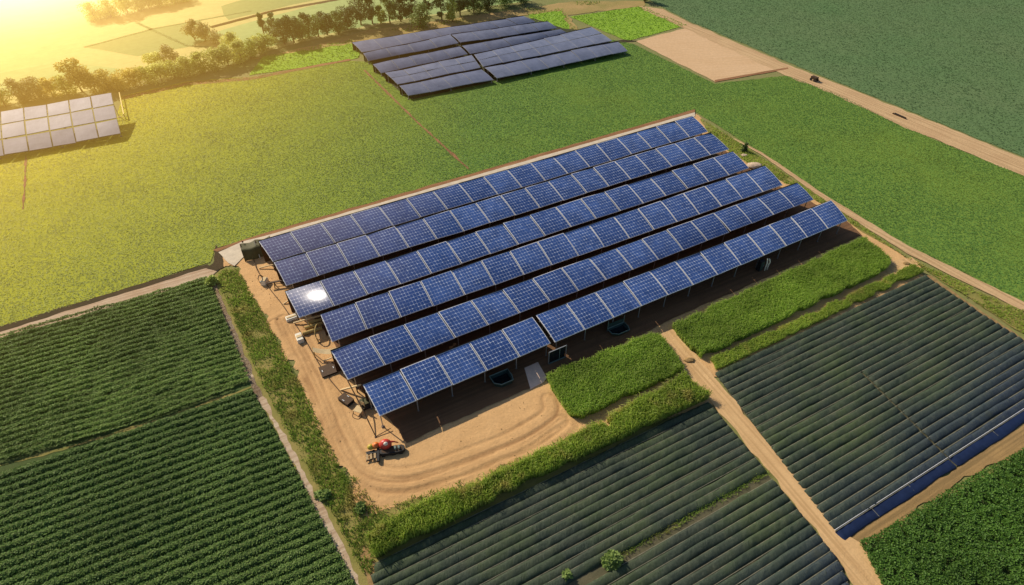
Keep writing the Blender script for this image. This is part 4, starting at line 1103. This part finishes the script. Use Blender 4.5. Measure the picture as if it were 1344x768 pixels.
def cart():
    # a small brown cart far down the dirt road
    r = local(1068, 106, R(-59), 'farm_cart', 'tiny brown farm cart standing on the far dirt road', 'cart')
    MB().box((0, 0, .62), (1.3, .8, .45), 0, 1.05).build('body', M['iron'], r, .04)
    for x in (-.42, .42):
        for y in (-.44, .44): MB().tube([(x, y - .06, .28), (x, y + .06, .28)], .28, 14).build('wheel', M['black'], r)
    MB().bar((.65, 0, .5), (1.4, 0, .35), .08, .08).build('drawbar', M['black'], r)
    r = local(1180, 153, R(-59), 'plank_pile', 'dark planks lying along the middle of the dirt road', 'planks')
    MB().bar((-1.3, 0, .12), (1.3, .05, .12), .3, .16).build('lower_plank', M['iron'], r, .02)
    MB().bar((-1.0, .06, .26), (1.2, -.02, .26), .24, .10).build('upper_plank', M['black'], r, .02)
    r = local(164, 156, R(18), 'rail_barrier', 'thin yellow rail barrier right of the pale solar table', 'barrier')
    a, b = G(159, 127) - r.location, G(165, 156) - r.location
    inv = r.rotation_euler.to_matrix().inverted(); a, b = inv @ a, inv @ b
    MB().bar((a.x, a.y, .9), (b.x, b.y, .9), .16, .1).build('rail', M['yellow_p'], r)
    for t in (0, .5, 1):
        p = lerp(a, b, t); MB().tube([(p.x, p.y, 0), (p.x, p.y, .9)], .07, 8).build('post', M['yellow_p'], r)
    MB().bar((b.x, b.y, .45), (b.x - 1.8, b.y - .1, .45), .12, .1).build('foot_rail', M['yellow_p'], r)
cart()
def pebbles():
    P = scatter(P2(YARD), .7); n = len(P); r = rng.uniform(.02, .07, n) * rng.uniform(.5, 1.2, n); th = rng.uniform(0, 6.28, n)
    base = np.array([(1, 0, 0), (0, 1, 0), (-1, 0, 0), (0, -1, 0), (0, 0, .7), (0, 0, -.5)], float)
    V = np.repeat(base[None], n, 0) * r[:, None, None] * rng.uniform(.6, 1.3, (n, 6, 1))
    c, q = np.cos(th)[:, None], np.sin(th)[:, None]
    W = np.stack([V[:, :, 0] * c - V[:, :, 1] * q + P[:, :1], V[:, :, 0] * q + V[:, :, 1] * c + P[:, 1:], V[:, :, 2] + .08], 2).reshape(-1, 3)
    T = np.array([(0, 1, 4), (1, 2, 4), (2, 3, 4), (3, 0, 4), (1, 0, 5), (2, 1, 5), (3, 2, 5), (0, 3, 5)])
    F = (np.arange(n)[:, None, None] * 6 + T[None]).reshape(-1, 3)
    tag(link('gravel', np_mesh('gravel', W, F), M['dirt_row']), 'small loose stones strewn over the dirt yard', 'gravel', kind='stuff')
pebbles()
def sand_mound():
    sheet('sandy_patch', [(1166, 345), (1196, 338), (1208, 346), (1192, 358), (1162, 366)], .075, M['dirt_path'], .2, .6)
sand_mound()

# ------------------------------------------------------------------ haze volume: sun glow over the valley put in as emission
def haze():
    m, t = nt('emissive_haze'); p = pos(t); o = nd(t, 'ShaderNodeOutputMaterial'); v = nd(t, 'ShaderNodeVolumePrincipled')
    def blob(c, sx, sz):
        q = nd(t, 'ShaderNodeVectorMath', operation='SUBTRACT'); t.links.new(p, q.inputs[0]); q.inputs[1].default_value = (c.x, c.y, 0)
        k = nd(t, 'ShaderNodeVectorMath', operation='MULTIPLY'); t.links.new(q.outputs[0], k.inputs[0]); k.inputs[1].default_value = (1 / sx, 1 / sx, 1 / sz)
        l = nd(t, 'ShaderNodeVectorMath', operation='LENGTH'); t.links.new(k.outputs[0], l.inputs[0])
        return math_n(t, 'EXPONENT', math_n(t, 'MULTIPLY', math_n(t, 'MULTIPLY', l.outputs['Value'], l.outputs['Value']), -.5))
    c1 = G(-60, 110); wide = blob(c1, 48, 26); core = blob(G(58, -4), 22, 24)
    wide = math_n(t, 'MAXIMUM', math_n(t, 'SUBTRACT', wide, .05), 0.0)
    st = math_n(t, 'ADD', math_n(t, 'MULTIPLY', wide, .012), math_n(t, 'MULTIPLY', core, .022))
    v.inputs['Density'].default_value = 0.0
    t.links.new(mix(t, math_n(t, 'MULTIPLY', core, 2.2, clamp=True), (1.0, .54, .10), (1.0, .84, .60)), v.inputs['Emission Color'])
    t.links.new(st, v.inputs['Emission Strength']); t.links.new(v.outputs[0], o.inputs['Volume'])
    poly = [(c1.x + 118 * math.cos(2 * math.pi * k / 40), c1.y + 118 * math.sin(2 * math.pi * k / 40)) for k in range(40)]
    me = MB().prism(poly, .02, 62).mesh('haze')
    tag(link('haze', me, m), 'warm golden self-glowing haze lying over the valley and the left end of the big field', 'haze', kind='stuff')
haze()

# ------------------------------------------------------------------ light, sky, camera
w = bpy.data.worlds.new('World'); bpy.context.scene.world = w; w.use_nodes = True
t = w.node_tree; bg = t.nodes['Background']
sky = t.nodes.new('ShaderNodeTexSky'); sky.sky_type = 'NISHITA'; sky.sun_disc = False
sky.sun_elevation = SUN_EL; sky.sun_rotation = math.pi / 2 - SUN_AZ
t.links.new(sky.outputs[0], bg.inputs['Color']); bg.inputs['Strength'].default_value = .10
sl = bpy.data.lights.new('sun', 'SUN'); sl.energy = 5.0; sl.angle = R(.5); sl.color = (1, .90, .74)
so = bpy.data.objects.new('sun', sl); C.objects.link(so); so.rotation_euler = SUN.to_track_quat('Z', 'Y').to_euler(); so.location = (0, 0, 120)
cam = bpy.data.cameras.new('camera'); co = bpy.data.objects.new('camera', cam); C.objects.link(co)
co.location = (0, 0, H); co.rotation_euler = (math.pi / 2 - PITCH, 0, 0)
cam.sensor_width = 36; cam.lens = FOC / 1344 * 36; cam.clip_end = 6000; cam.clip_start = .5
sc = bpy.context.scene; sc.camera = co
sc.render.engine = 'CYCLES'
sc.view_settings.view_transform = 'Standard'; sc.view_settings.look = 'None'; sc.view_settings.exposure = 0; sc.view_settings.gamma = 1
sc.cycles.use_denoising = True
sc.cycles.max_bounces = 6; sc.cycles.diffuse_bounces = 3; sc.cycles.transparent_max_bounces = 4; sc.cycles.volume_bounces = 0
sc.cycles.sample_clamp_indirect = 6
